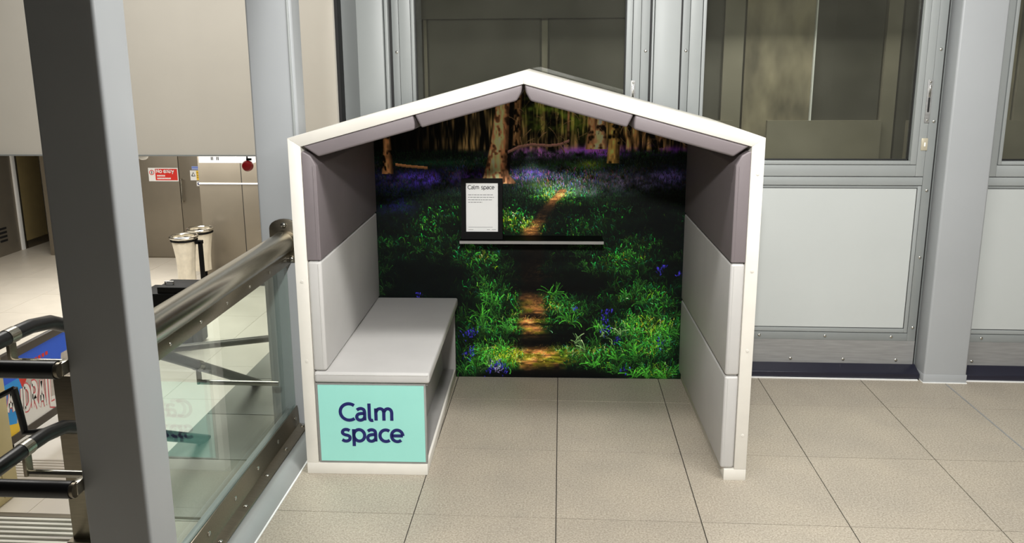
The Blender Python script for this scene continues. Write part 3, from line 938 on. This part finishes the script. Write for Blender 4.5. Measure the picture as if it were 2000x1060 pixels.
    xs_ = np.interp(ys_, py, np.array([p[0] for p in path])[::-1]) + rng.normal(0, 1, n) * np.interp(ys_, py, np.array([p[2] for p in path])[::-1]) * .8
    l = sampleL(xs_, ys_)
    col = np.array([.95, .72, .40]) * (0.1 + l * rng.uniform(.4, 1.3, n))[:, None]
    strokes(n, xs_, ys_, rng.normal(1.2, .5, n), rng.uniform(3, 9, n), np.clip(col, 0, 1), alpha=0.6, steps=6)

    def tuft(cx_, cy_, nb, ln, col, spread=0.9):
        a = rng.normal(0, spread * .6, nb)
        strokes(nb, cx_ + rng.normal(0, 5, nb), cy_ + rng.normal(0, 2, nb), a, ln * rng.uniform(.5, 1.2, nb),
                np.clip(np.array(col) * rng.uniform(.45, 1.15, nb)[:, None], 0, 1), curve=a * 1.6 + rng.normal(0, .4, nb), alpha=.95, steps=26)
    tufts = []
    for q in range(190):
        ty_ = rng.uniform(450, 738)
        tx_ = rng.uniform(728, 1345)
        if abs(tx_ - 1055) < 46 + rng.uniform(0, 14):
            continue
        tufts.append((ty_, tx_))
    for ty_, tx_ in sorted(tufts):
        l = float(sampleL(np.array([tx_]), np.array([ty_]))[0])
        if l < 0.09:
            continue
        s = 10 + (ty_ - 450) / 290 * 24
        b = min(1.0, 0.22 + 1.1 * l)
        tuft(tx_, ty_, int(8 + 14 * l), s * .8, (0.46 * b, 0.86 * b, 0.38 * b))
    for tx_, ty_ in ((955, 700), (985, 690), (930, 715), (1170, 715), (1215, 700), (1255, 690), (1290, 668), (1310, 650), (1280, 735), (1310, 738), (1180, 640), (1245, 648), (940, 615), (965, 590), (1120, 625), (1085, 572), (1255, 735)):
        tuft(tx_, ty_, 18, 24, (0.46, 0.86, 0.34))
    for tx_, ty_ in ((1135, 668), (1148, 682), (1190, 655), (960, 720), (1225, 650)):
        tuft(tx_, ty_, 7, 26, (0.78, 0.96, 0.66))
    # blue bells
    for bx_, by_, s in ((910, 655, 1), (925, 652, 1), (916, 690, 1), (908, 697, .8), (968, 716, 1.2), (985, 722, 1), (955, 726, .8), (1195, 608, 1), (1190, 640, 1), (1188, 622, .8), (1215, 660, .8), (1300, 520, 1), (1305, 668, .8), (1232, 722, .8), (812, 575, .6), (1130, 600, .5), (1335, 530, .7)):
        nb = int(16 * s)
        cb = np.array([.36, .32, .86]) * rng.uniform(.35, 1.1, nb)[:, None]
        strokes(nb, bx_ + rng.normal(0, 6 * s, nb), by_ + rng.normal(0, 6 * s, nb), rng.normal(0, .5, nb), rng.uniform(3, 7, nb) * s, np.clip(cb, 0, 1), wid=2, alpha=.95, steps=7)
    nb = 12
    strokes(nb, 968 + rng.normal(0, 6, nb), 722 + rng.normal(0, 5, nb), rng.normal(.3, .7, nb), rng.uniform(5, 10, nb), np.tile(np.array([.78, .74, .95]), (nb, 1)), alpha=.9, steps=9)

    # tree trunks: edges given at heights, with mottled bark
    def trunk(rows, col, seed, mott=0.8, soft=2.0):
        ry = np.array([r[0] for r in rows], float)
        l_ = np.interp(Y, ry, [r[1] for r in rows])
        r_ = np.interp(Y, ry, [r[2] for r in rows])
        m = np.clip((X - l_) / soft, 0, 1) * np.clip((r_ - X) / soft, 0, 1) * ((Y >= ry[0]) & (Y <= ry[-1]))
        f = np.clip((X - l_) / np.maximum(r_ - l_, 1), 0, 1)
        sh = 0.55 + 0.75 * np.sin(np.clip(f * 1.05 + 0.1, 0, 1) * math.pi) ** 0.8
        bark = noise(9, 14, seed) * .6 + noise(4, 5, seed + 1) * .4
        bk = 1 - mott * np.clip((0.47 - bark) * 6, 0, 1)
        c_ = np.array(col)[None, None] * (sh * bk * (0.75 + 0.5 * noise(3, 9, seed + 2)))[..., None]
        img[:] = img * (1 - m[..., None]) + c_ * m[..., None]
    trunk([(170, 1150, 1172), (250, 1150, 1170), (292, 1145, 1178)], (.56, .42, .30), 50)
    trunk([(170, 1168, 1186), (240, 1166, 1185), (292, 1160, 1188)], (.80, .62, .46), 53)
    trunk([(170, 1190, 1216), (250, 1190, 1214), (318, 1186, 1212)], (.54, .44, .26), 56, mott=.9)
    trunk([(170, 1110, 1117), (285, 1109, 1116)], (.50, .38, .28), 59)
    trunk([(170, 1010, 1026), (285, 1004, 1022)], (.42, .32, .22), 61)
    trunk([(170, 1288, 1296), (290, 1284, 1296)], (.40, .30, .22), 63)
    trunk([(230, 752, 764), (290, 752, 770), (338, 747, 772)], (.52, .38, .26), 65, mott=.9)
    trunk([(170, 995, 1012), (290, 994, 1006), (335, 990, 1000)], (.05, .04, .03), 67, soft=4)
    trunk([(170, 975, 1003), (205, 973, 1001), (240, 968, 1000), (280, 962, 998), (320, 953, 995), (340, 948, 999), (352, 943, 1010), (356, 940, 1014)], (.74, .53, .38), 70, mott=.55)
    # fallen branches
    def branch(pts, w_, col):
        for (xa, ya), (xb, yb) in zip(pts[:-1], pts[1:]):
            t = np.linspace(0, 1, 80)
            for o_ in np.linspace(-w_ / 2, w_ / 2, int(w_ * 2) + 1):
                ix = np.round(xa + (xb - xa) * t - X0).astype(int)
                iy = np.round(ya + (yb - ya) * t + o_ - Y1 + Hp - 1).astype(int)
                img[iy, ix] = np.array(col) * (0.75 + 0.35 * (0.5 - o_ / w_) + 0.15 * rng.random((80, 1)))
    branch([(996, 298), (1018, 288), (1042, 284), (1075, 286), (1097, 284), (1114, 277)], 4, (.56, .43, .39))
    branch([(1097, 285), (1106, 298)], 2.5, (.50, .39, .35))
    branch([(776, 321), (800, 324), (838, 327)], 4, (.60, .44, .30))
    # thin dry stems
    n = 90
    xs_ = rng.uniform(1000, 1350, n)
    strokes(n, xs_, rng.uniform(225, 290, n), rng.normal(0, .5, n), rng.uniform(10, 34, n), np.array([.80, .66, .48]) * rng.uniform(.3, 1, n)[:, None], curve=rng.normal(0, .6, n), alpha=.7, steps=26)
    img *= (1 + 0.40 * np.clip((395 - Y) / 50, 0, 1))[..., None]
    img = np.clip(img, 0, 1) ** np.where(Y > 380, 1.28, 1.12)[..., None] * 1.06
    return np.clip(img, 0.002, 1), Wp, Hp


img, Wp, Hp = paint_mural()
MURAL_GAIN = 1.0
lin_img = np.where(img <= 0.04045, img / 12.92, ((img + 0.055) / 1.055) ** 2.4) * MURAL_GAIN
ux = 0.060 + np.arange(Wp) * 0.002935
zz = 0.0015 + (Hp - 1 - np.arange(Hp)) * 0.003087
UU, ZZ = np.meshgrid(ux, zz)
roofz = IE + (IA - IE) * (1 - np.abs(UU - MID) / (MID - T)) - 0.004
keep = (ZZ <= roofz) & (UU <= W - T - 0.001)
idx = -np.ones((Hp, Wp), int)
idx[keep] = np.arange(keep.sum())
co = np.stack([UU[keep], np.full(keep.sum(), D - 0.0055), ZZ[keep]], -1)
q = np.stack([idx[:-1, :-1], idx[1:, :-1], idx[1:, 1:], idx[:-1, 1:]], -1).reshape(-1, 4)
q = q[(q >= 0).all(1)]
me = bpy.data.meshes.new('woodland_mural')
me.vertices.add(len(co))
me.vertices.foreach_set('co', co.astype(np.float32).ravel())
me.loops.add(len(q) * 4)
me.loops.foreach_set('vertex_index', q.astype(np.int32).ravel())
me.polygons.add(len(q))
me.polygons.foreach_set('loop_start', np.arange(0, len(q) * 4, 4, dtype=np.int32))
me.polygons.foreach_set('loop_total', np.full(len(q), 4, dtype=np.int32))
me.update(calc_edges=True)
ca = me.color_attributes.new('print', 'FLOAT_COLOR', 'POINT')
rgba = np.concatenate([lin_img[keep], np.ones((keep.sum(), 1))], 1)
ca.data.foreach_set('color', rgba.astype(np.float32).ravel())
mm = bpy.data.materials.new('mural_print')
mm.use_nodes = True
nt = mm.node_tree
at = nt.nodes.new('ShaderNodeAttribute')
at.attribute_name = 'print'
bs = nt.nodes['Principled BSDF']
nt.links.new(at.outputs['Color'], bs.inputs['Base Color'])
bs.inputs['Roughness'].default_value = 0.55
bs.inputs['Specular IOR Level'].default_value = 0.12
me.materials.append(mm)
mu = bpy.data.objects.new('woodland_mural', me)
C.objects.link(mu)
mu.parent = booth
mu['label'] = 'printed bluebell wood with a sunlit path'

# shelf on the mural
sh = MB().box(0.612, 1.424, D - 0.150, D - 0.006, 0.858, 0.876).build('shelf', M_blackm, booth)
MB().box(0.612, 1.424, D - 0.154, D - 0.150, 0.858, 0.8745).build('shelf_edge', M_boxgrey, sh)

# framed notice standing on the shelf
ca_, sa_ = math.cos(BYAW), math.sin(BYAW)


def b2w(u, v, z):
    return (BX + ca_ * u - sa_ * v, BYY + sa_ * u + ca_ * v, z)


fr = empty('picture_frame', b2w(0.738, D - 0.132, 0.8795), BYAW)
fr.rotation_euler = (math.radians(-5), 0, BYAW)
tag(fr, 'black framed Calm space notice standing on the black shelf', 'picture frame')
FW, FH = 0.234, 0.345
frm = MB()
frm.box(-FW / 2, -FW / 2 + 0.027, 0, 0.018, 0, FH).box(FW / 2 - 0.026, FW / 2, 0, 0.018, 0, FH)
frm.box(-FW / 2 + 0.027, FW / 2 - 0.026, 0, 0.018, 0, 0.043).box(-FW / 2 + 0.027, FW / 2 - 0.026, 0, 0.018, FH - 0.026, FH)
frm.build('moulding', M_blackm, fr)
MB().box(-FW / 2 + 0.004, FW / 2 - 0.004, 0.014, 0.022, 0.004, FH - 0.004).build('backing', M_blackm, fr)
pp = MB().box(-FW / 2 + 0.026, FW / 2 - 0.025, 0.009, 0.013, 0.042, FH - 0.025).build('paper', M_paper, fr)


def po(x, y, h):
    return (x, 0.009 - h, y)


mb = MB()
text(mb, 'Calm space', -0.080, 0.284, 0.0300, 0.0036, po, squeeze=0.95, track=0.015, th=0.0004)
mb.build('title', M_ink, pp)
mb = MB()
for k, wl in enumerate((0.140, 0.146, 0.138, 0.080)):
    x = -0.078
    while x < -0.078 + wl:
        l = random.uniform(0.006, 0.02)
        mb.ribbon([(x, 0.252 - k * 0.0140), (min(x + l, -0.078 + wl), 0.252 - k * 0.0140)], 0.0032, po, 0.0003)
        x += l + 0.003
for k, (a, b) in enumerate(((-0.078, 0.06), (-0.078, -0.05), (0.028, 0.045), (0.055, 0.078))):
    mb.ribbon([(a, 0.068 if k == 0 else 0.054), (b, 0.068 if k == 0 else 0.054)], 0.0018, po, 0.0003)
mb.build('small_print', mat('grey_ink', (110, 110, 112), 0.6), pp)['kind'] = 'stuff'

# ================================================================== LEFT SIDE: stair rails and lower hall
XR = -1.78


def stair_rail(z, label, y_start):
    t = empty('stair_handrail', (XR, 2.5, 0))
    tag(t, label, 'handrail', 'black rails with steel collars along the stair')
    s = math.tan(math.radians(28.5))
    pts = [(0, y_start - 2.5, z), (0, -0.06, z), (0, 0.0, z - 0.002), (0, 0.10, z - 0.020), (0, 0.20, z - 0.068), (0, 2.6, z - 0.068 - 2.4 * s)]
    MB().tube(pts, 0.025, seg=20).build('rail', M_black, t, smooth=True)
    # collar, drop plate and steel bracket tube towards the column, before the bend and again further down
    for yb, cz, xe in ((2.395 - 2.5, z, 0.36), (3.67 - 2.5, z - 0.068 - (3.67 - 2.70) * s, 0.40)):
        if yb > 0 and z < 0.8:
            continue
        dz = 0.02 * (s if yb > 0 else 0)
        MB().tube([(0, yb - 0.022, cz + dz), (0, yb + 0.022, cz - dz)], 0.0268, seg=20).build('collar', M_steel, t, smooth=True)
        MB().box(-0.006, 0.006, yb - 0.018, yb + 0.018, cz - 0.095, cz - 0.020).build('drop_plate', M_steeld, t, bevel=0.002)
        MB().tube([(-0.004, yb, cz - 0.088), (xe, yb, cz - 0.088)], 0.0125, seg=14).build('bracket_tube', M_steel, t, smooth=True)
    return t


stair_rail(1.0, 'upper black stair rail with steel collar, level with the blue poster', 2.215)
low = stair_rail(0.605, 'lower black stair rail with steel collar, above the grooved paving', 2.215)


MB().tube([(-0.55, -0.02, 0.675), (-0.20, 0.07, 0.712), (-0.155, 0.09, 0.734)], 0.010, seg=10).tube([(-0.158, 0.09, 0.735), (-0.145, 0.10, 0.560), (0.0, 0.04, 0.600)], 0.013, seg=10).build('return_arm', M_black, low, smooth=True)


def guard_rail(z, label):
    t = empty('guard_rail', (-1.445, 2.14, 0))
    tag(t, label, 'guard rail', 'black guard rails fixed to the near column')
    MB().tube([(-1.6, 0, z), (-0.016, 0, z)], 0.0265, seg=20).build('rail', M_black, t, smooth=True)
    MB().tube([(-0.016, 0, z), (-0.004, 0, z)], 0.0235, seg=20).build('end_spigot', M_steeld, t, smooth=True)
    MB().box(-0.022, 0.0, 0.0, 0.045, z - 0.020, z + 0.020).build('fixing_plate', M_steel, t, bevel=0.003)


guard_rail(0.990, 'straight black guard rail meeting the near column at waist height')
guard_rail(0.608, 'straight black guard rail meeting the near column at knee height')

# flat steel post at the stair head
t = empty('steel_post', (-1.87, 2.80, 0))
tag(t, 'flat brushed steel post at the stair head behind the near column', 'post')
MB().box(-0.060, 0.060, -0.006, 0.006, 0.0, 0.70).build('blade', M_steeld, t, bevel=0.002)
MB().box(-0.070, 0.070, -0.03, 0.03, 0.0, 0.010).build('foot_plate', M_steeld, t)
screw((0.045, -0.006, 0.60), (0, -1, 0), 0.008, t, name='bolt')

# framed safety poster on legs along the far side of the stair
PX = -4.60
t = empty('poster_board', (PX, 6.40, LZ))
tag(t, 'blue safety poster with the word HANDRAIL in a dark frame', 'poster')
zb, zt = 0.245, 0.885
y0, y1 = -0.46, 0.90
M_bronze = mat('dark_bronze', (66, 59, 52), 0.5)
MB().box(-0.03, -0.004, y0, y1, zb, zt).build('board', M_blackm, t)
MB().box(-0.034, 0.012, y0 - 0.04, y1 + 0.04, zt, zt + 0.070).build('frame_rail', M_bronze, t, bevel=0.004)
MB().box(-0.034, 0.012, y0 - 0.04, y1 + 0.04, zb - 0.070, zb).build('frame_rail', M_bronze, t, bevel=0.004)
for yy in (y0 - 0.04, y1):
    MB().box(-0.034, 0.012, yy, yy + 0.04, zb, zt).build('frame_stile', M_bronze, t)
for yy in (y0 + 0.1, y1 - 0.1):
    MB().box(-0.03, 0.0, yy - 0.02, yy + 0.02, 0.0, zb - 0.06).build('leg', M_blackm, t)
sheet = MB().box(-0.004, 0.0, y0, y1, zb, zt).build('poster_sheet', M_pgrey, t)


def print_poly(pts, m, h, name='printed_shape'):
    vs = [(h, p[0], p[1]) for p in pts] + [(0, p[0], p[1]) for p in pts]
    n = len(pts)
    fs = [tuple(range(n))] + [(i, (i + 1) % n, (i + 1) % n + n, i + n) for i in range(n)]
    MB().add(vs, fs).build(name, m, sheet)


print_poly([(y0, 0.70), (y1, 0.70), (y1, zt), (y0, zt)], M_blue, 0.0006)
print_poly([(y0, 0.52), (-0.13, 0.54), (-0.17, 0.70), (y0, 0.70)], M_sky, 0.0009)
print_poly([(y0, zb), (-0.30, zb), (-0.22, 0.50), (-0.13, 0.54), (y0, 0.60)], M_sky, 0.0012)
print_poly([(0.12, 0.70), (0.42, 0.70), (0.40, 0.62), (0.26, 0.58)], M_blue, 0.0009)
print_poly([(-0.18, 0.70), (-0.04, 0.70), (-0.10, 0.63), (-0.15, 0.60)], M_red, 0.0012)
print_poly([(y0, zb), (-0.26, zb), (-0.22, 0.31), (y0, 0.38)], M_yel, 0.0015)
print_poly([(-0.24, zb), (y1, zb), (y1, 0.275), (-0.24, 0.42)], M_paper, 0.0009)


def banner(h0):
    # the big word climbs in size towards its end and leans with the printed banner
    def f(x, y, h):
        yy = -0.27 + (x - 1.28) * 0.156
        g = 0.235 + 0.115 * (yy + 0.27) / 0.52
        return (h0 + h, yy + y * 0.03, 0.44 - 0.31 * (yy + 0.27) + y * g)
    return f


mb = MB()
text(mb, 'HANDRAIL', 0.0, 0.0, 1.0, 0.26, banner(0.0018), th=0.0004)
mb.build('lettering_outline', M_pink, sheet)
mb = MB()
text(mb, 'HANDRAIL', 0.0, 0.0, 1.0, 0.17, banner(0.0026), th=0.0004)
mb.build('lettering', M_paper, sheet)
mb = MB()
for k in range(7):
    mb.ribbon([(-0.10 + k * 0.05, 0.775), (-0.065 + k * 0.05, 0.775)], 0.032, lambda x, y, h: (0.0008 + h, x, y))
mb.build('red_line', M_red, sheet)['kind'] = 'stuff'

# beige cabinet at the bottom of the stair
t = empty('metal_cabinet', (-4.55, 5.75, LZ))
tag(t, 'beige metal cabinet at the left edge below the guard rail', 'cabinet')
MB().box(-0.32, 0.295, -0.58, -0.17, 0.0, 1.17).build('body', M_beigecab, t, bevel=0.008)
MB().box(0.295, 0.310, -0.57, -0.345, 0.05, 1.14).build('door', M_beigecab, t, bevel=0.003)
MB().box(0.295, 0.310, -0.335, -0.18, 0.05, 1.14).build('door', M_beigecab, t, bevel=0.003)
screw((0.310, -0.37, 0.72), (1, 0, 0), 0.018, t, name='knob', h=0.02)

# dark rail on short posts across the lower hall
t = empty('barrier_rail', (-2.8, 6.35, LZ))
tag(t, 'dark tubular barrier seen through the balustrade glass', 'barrier')
MB().tube([(-0.82, -0.345, 1.0), (0.85, 0.34, 1.0)], 0.030, seg=14).build('rail', mat('dark_steel_rail', (82, 78, 72), 0.35, metal=0.6), t, smooth=True)
MB().tube([(-0.80, -0.337, 1.0), (-0.80, -0.337, 0.0)], 0.025, seg=14).build('post', mat('dark_steel_rail', (82, 78, 72), 0.35, metal=0.6), t, smooth=True)
MB().tube([(0.80, 0.32, 1.0), (0.80, 0.32, 0.0)], 0.025, seg=14).build('post', mat('dark_steel_rail', (82, 78, 72), 0.35, metal=0.6), t, smooth=True)
MB().box(-0.50, -0.36, -0.20, -0.19, 1.02, 1.30).build('sign_plate', mat('dark_steel_rail', (82, 78, 72), 0.35, metal=0.6), t)
MB().box(-0.87, -0.73, -0.40, -0.27, 0.0, 0.012).build('foot_plate', M_steeld, t)

# stainless doors in the far wall
dw = empty('wall_far', (-6.9, 13.33, LZ))
tag(dw, 'satin steel clad wall at the far end of the lower hall', kind='structure')


def db(name, m, x0, x1, y0, y1, z0, z1, par=dw, bevel=0.0):
    return MB().box(x0 + 6.9, x1 + 6.9, y0 - 13.33, y1 - 13.33, z0 - LZ, z1 - LZ).build(name, m, par, bevel=bevel)


db('wall_core', M_satin, -9.0, -1.6, 13.42, 13.6, LZ, 1.0)
d1 = empty('door_1', (-6.9, 13.33, LZ))
tag(d1, 'pair of satin steel doors with a bar handle in the far wall', kind='structure')
db('door_leaf', M_satin, -7.60, -6.505, 13.33, 13.42, LZ + 0.01, 0.98, d1, 0.004)
lf2 = db('door_leaf', M_satin, -6.495, -5.60, 13.33, 13.42, LZ + 0.01, 0.98, d1, 0.004)
MB().tube([(0.447, 0.0, 1.38), (0.447, -0.055, 1.38), (0.447, -0.055, 1.00), (0.447, 0.0, 1.00)], 0.014, seg=10).build('pull_handle', M_steel, lf2, smooth=True)
db('threshold', M_steeld, -7.6, -5.6, 13.32, 13.42, LZ, LZ + 0.012, d1)

cabinet = empty('steel_kiosk', (-4.30, 11.6, LZ))
tag(cabinet, 'large satin steel enclosure standing right of the litter bags', 'enclosure')
MB().box(-1.06, -0.42, 0.0, 1.1, 0.10, 2.38).build('panel', M_satin, cabinet, bevel=0.004)
MB().box(-0.41, 1.60, 0.0, 1.1, 0.10, 2.38).build('panel', M_satin, cabinet, bevel=0.004)
MB().box(-0.425, -0.405, 0.004, 1.0, 0.0, 2.38).build('seam', M_gap, cabinet)
MB().box(-1.06, 1.60, -0.012, 0.0, 1.560, 1.580).build('trim_line', M_frost, cabinet)
MB().box(-1.05, 1.59, 0.012, 1.08, 0.0, 0.10).build('plinth', M_blackm, cabinet)

# signs on the doors
t = MB().box(-0.31, 0.21, -0.004, 0.0, -0.115, 0.115).build('no_entry_sign', M_paper)
t.location = (-6.72, 13.327, 0.010)
tag(t, 'red and white No entry sign on the steel door', 'sign')
MB().box(-0.19, 0.195, -0.0055, -0.004, -0.098, 0.098).build('red_field', M_red, t)
mb = MB()
text(mb, 'No entry', -0.175, 0.030, 0.085, 0.013, lambda x, y, h: (x, -0.0056 - h, y), squeeze=0.98, th=0.0006)
for a, b, z in ((-0.16, -0.03, -0.02), (-0.16, 0.07, -0.066)):
    x = a
    while x < b:
        mb.ribbon([(x, z), (x + 0.018, z)], 0.026, lambda x, y, h: (x, -0.0056 - h, y), 0.0006)
        x += 0.024
mb.build('lettering', M_paper, t)
mb = MB()
mb.ribbon(arc(-0.25, 0.035, 0.038, 0.038, 0, 360, 20), 0.012, lambda x, y, h: (x, -0.004 - h, y))
mb.build('prohibition_ring', M_red, t)
MB().ribbon([(-0.25, 0.06), (-0.25, 0.01)], 0.014, lambda x, y, h: (x, -0.004 - h, y)).build('figure', M_ink, t)

t = MB().box(-0.095, 0.095, -0.004, 0.0, -0.085, 0.085).build('warning_sign', M_paper)
t.location = (-6.205, 13.327, -0.002)
tag(t, 'yellow and white warning sign right of the door handle', 'sign')
MB().box(0.012, 0.092, -0.0055, -0.004, -0.082, 0.082).build('yellow_field', M_yel, t)
MB().ribbon([(-0.07, -0.01), (-0.04, 0.05), (-0.01, -0.01), (-0.07, -0.01)], 0.016, lambda x, y, h: (x, -0.004 - h, y)).build('triangle', M_ink, t)
mb = MB()
for z, n in ((0.045, 3), (0.0, 2), (-0.035, 3)):
    for k in range(n):
        mb.ribbon([(0.022 + k * 0.024, z), (0.038 + k * 0.024, z)], 0.022, lambda x, y, h: (x, -0.0055 - h, y))
mb.build('small_print', mat('ochre_ink', (150, 110, 20), 0.6), t)['kind'] = 'stuff'
t = MB().box(-0.085, 0.085, -0.004, 0.0, -0.03, 0.03).build('notice_sticker', M_pblue)
t.location = (-6.18, 13.327, 0.125)
tag(t, 'small pale blue sticker above the yellow warning sign', 'sticker')
MB().box(-0.08, 0.08, -0.005, -0.004, 0.004, 0.012).build('print_line', M_blue, t)
t = MB().box(-0.04, 0.04, -0.004, 0.0, -0.04, 0.04).build('fire_sticker', M_paper)
t.location = (-6.16, 13.327, -0.145)
tag(t, 'small blue and white sticker below the yellow warning sign', 'sticker')
MB().ribbon(arc(0, 0, 0.014, 0.014, 0, 360, 14), 0.022, lambda x, y, h: (x, -0.004 - h, y)).build('blue_disc', M_navy, t)
MB().box(0.045, 0.16, -0.003, 0.0, -0.022, 0.028).build('blue_tab', M_pblue, t)

# litter bag stands


def bag_stand(x, y, top, label, bag, turn=0.0):
    t = empty('litter_stand', (x, y, LZ), turn)
    tag(t, label, 'litter bin', 'hoop litter stands in the lower hall')
    h = top - LZ
    ring = [(0.175 * math.cos(a), 0.175 * math.sin(a), h) for a in np.linspace(0, 2 * math.pi, 29)]
    MB().tube(ring, 0.020, seg=8, cap=False).build('hoop', M_chrome, t, smooth=True)
    ring = [(0.168 * math.cos(a), 0.168 * math.sin(a), h - 0.045) for a in np.linspace(0, 2 * math.pi, 29)]
    MB().tube(ring, 0.014, seg=8, cap=False).build('bag_band', M_blackm, t, smooth=True)
    MB().box(0.200, 0.250, -0.03, 0.03, 0.02, h - 0.06).build('pole', M_blackm, t, bevel=0.008)
    MB().box(0.16, 0.26, -0.03, 0.03, h - 0.10, h - 0.05).build('arm', M_blackm, t, bevel=0.006)
    MB().box(-0.16, 0.27, -0.18, 0.18, 0.0, 0.03).build('base', M_blackm, t, bevel=0.01)
    # soft bag: closed at the bottom, folds round the wall
    n, k = 36, 10
    vs, fs = [], []
    for j in range(k):
        f = j / (k - 1)
        r = 0.168 - 0.030 * math.sin(f * 2.2) - 0.03 * f
        for i in range(n):
            a = 2 * math.pi * i / n
            rr = r * (1 + 0.07 * f * math.sin(5 * a + 1.3 * f + bag) + 0.03 * math.sin(11 * a + 3 * f))
            vs.append((rr * math.cos(a), rr * math.sin(a), h - 0.01 - f * 0.60))
    for j in range(k - 1):
        for i in range(n):
            fs.append((j * n + i, j * n + (i + 1) % n, (j + 1) * n + (i + 1) % n, (j + 1) * n + i))
    fs.append(tuple((k - 1) * n + i for i in range(n)))
    MB().add(vs, fs).build('bag', M_bag, t, smooth=True)


bag_stand(-5.18, 10.60, -0.47, 'front litter stand with a pale translucent bag under its hoop', 0.0)
bag_stand(-5.23, 11.22, -0.49, 'litter stand just behind the front one, mostly hidden by its hoop', 1.7, 1.9)

# black equipment case behind the handrail
t = empty('equipment_case', (-4.75, 9.0, LZ))
tag(t, 'black case with a stepped top, just above the steel handrail', 'case')
MB().box(-0.16, 0.45, -0.2, 0.2, 0.03, 0.69).build('body', M_blackm, t, bevel=0.012)
MB().box(0.06, 0.45, -0.18, 0.18, 0.685, 0.765).build('lid', M_blackm, t, bevel=0.01)
MB().tube([(0.10, -0.05, 0.765), (0.10, -0.05, 0.80), (0.20, -0.05, 0.80), (0.20, -0.05, 0.765)], 0.008, seg=8).build('handle', M_chrome, t, smooth=True)
for a in (-0.12, 0.40):
    MB().tube([(a, -0.21, 0.035), (a, 0.21, 0.035)], 0.035, seg=12).build('wheel', M_black, t, smooth=True)

# long white hanging sign under the bulkhead, red bell and small dome
t = empty('hanging_sign', (-3.63, 8.60, 0.881))
tag(t, 'long white box sign with small black ticks under the bulkhead', 'sign')
MB().box(-0.315, 0.100, -0.03, 0.03, -0.080, 0.0).build('box', M_lit, t, bevel=0.003)
MB().box(0.103, 0.300, -0.03, 0.03, -0.080, 0.0).build('box', M_lit, t, bevel=0.003)
mb = MB()
for x in (-0.176, -0.160, -0.114, -0.098):
    mb.box(x, x + 0.009, -0.0312, -0.029, -0.050, -0.014)
mb.build('ticks', M_ink, t)['kind'] = 'stuff'
t = empty('alarm_bell', (-3.385, 8.525, 0.845))
tag(t, 'dark red round bell hanging beside the white sign', 'bell')
MB().tube([(0, 0.02, -0.070), (0, -0.01, -0.070), (0, -0.035, -0.070), (0, -0.045, -0.070)], 0.06, seg=28, radii=[0.058, 0.060, 0.048, 0.018]).build('gong', M_redd, t, smooth=True)
MB().tube([(0, 0.0, -0.012), (0, 0.0, 0.0375)], 0.008, seg=8).build('stem', M_blackm, t)
MB().box(-0.008, 0.045, -0.008, 0.012, -0.010, 0.012).build('bracket', M_blackm, t)
t = empty('dome_camera', (-4.58, 8.60, 0.881))
tag(t, 'small white dome under the bulkhead beside the near column', 'camera')
vs = []
MB().tube([(0, 0, 0.0), (0, 0, -0.015), (0, 0, -0.035), (0, 0, -0.048), (0, 0, -0.052)], 0.05, seg=20, radii=[0.045, 0.055, 0.048, 0.028, 0.008]).build('dome', M_frost, t, smooth=True)
MB().tube([(0, 0, 0.0), (0, 0, -0.008)], 0.06, seg=20).build('mount', M_paper, t)

# steel clad return wall and olive door recess at the far left
lw = empty('wall_end', (-9.80, 13.0, LZ))
tag(lw, 'satin steel side wall with a vent at the far left', kind='structure')


def lb(name, m, x0, x1, y0, y1, z0, z1, par=lw, bevel=0.0):
    return MB().box(x0, x1, y0 - 13.0, y1 - 13.0, z0, z1).build(name, m, par, bevel=bevel)


lb('wall_core', M_satin, -0.3, 0.0, 8.8, 13.80, 0, 2.42)
for k in range(4):
    lb('vent_slat', M_gap, 0.0, 0.012, 13.28, 13.46, 0.25 + k * 0.072, 0.285 + k * 0.072)
lb('corner_post', M_frost, -0.05, 0.03, 13.80, 13.88, 0, 2.42, bevel=0.004)
lb('corner_post', M_steeld, -0.05, 0.02, 13.88, 13.94, 0, 2.42)
lb('olive_door', M_olive, -0.20, 0.02, 13.95, 14.56, 0.14, 2.42)
lb('plinth', M_steeld, -0.20, 0.03, 13.95, 14.56, 0.0, 0.14)
lb('sticker', M_blue, 0.0, 0.006, 13.27, 13.33, 1.42, 1.50)
w = MB().box(-13.0, -9.0, 15.3, 15.5, LZ, 1.0).build('wall_corner', M_beige)
tag(w, 'beige wall closing the corner behind the olive door', kind='structure')
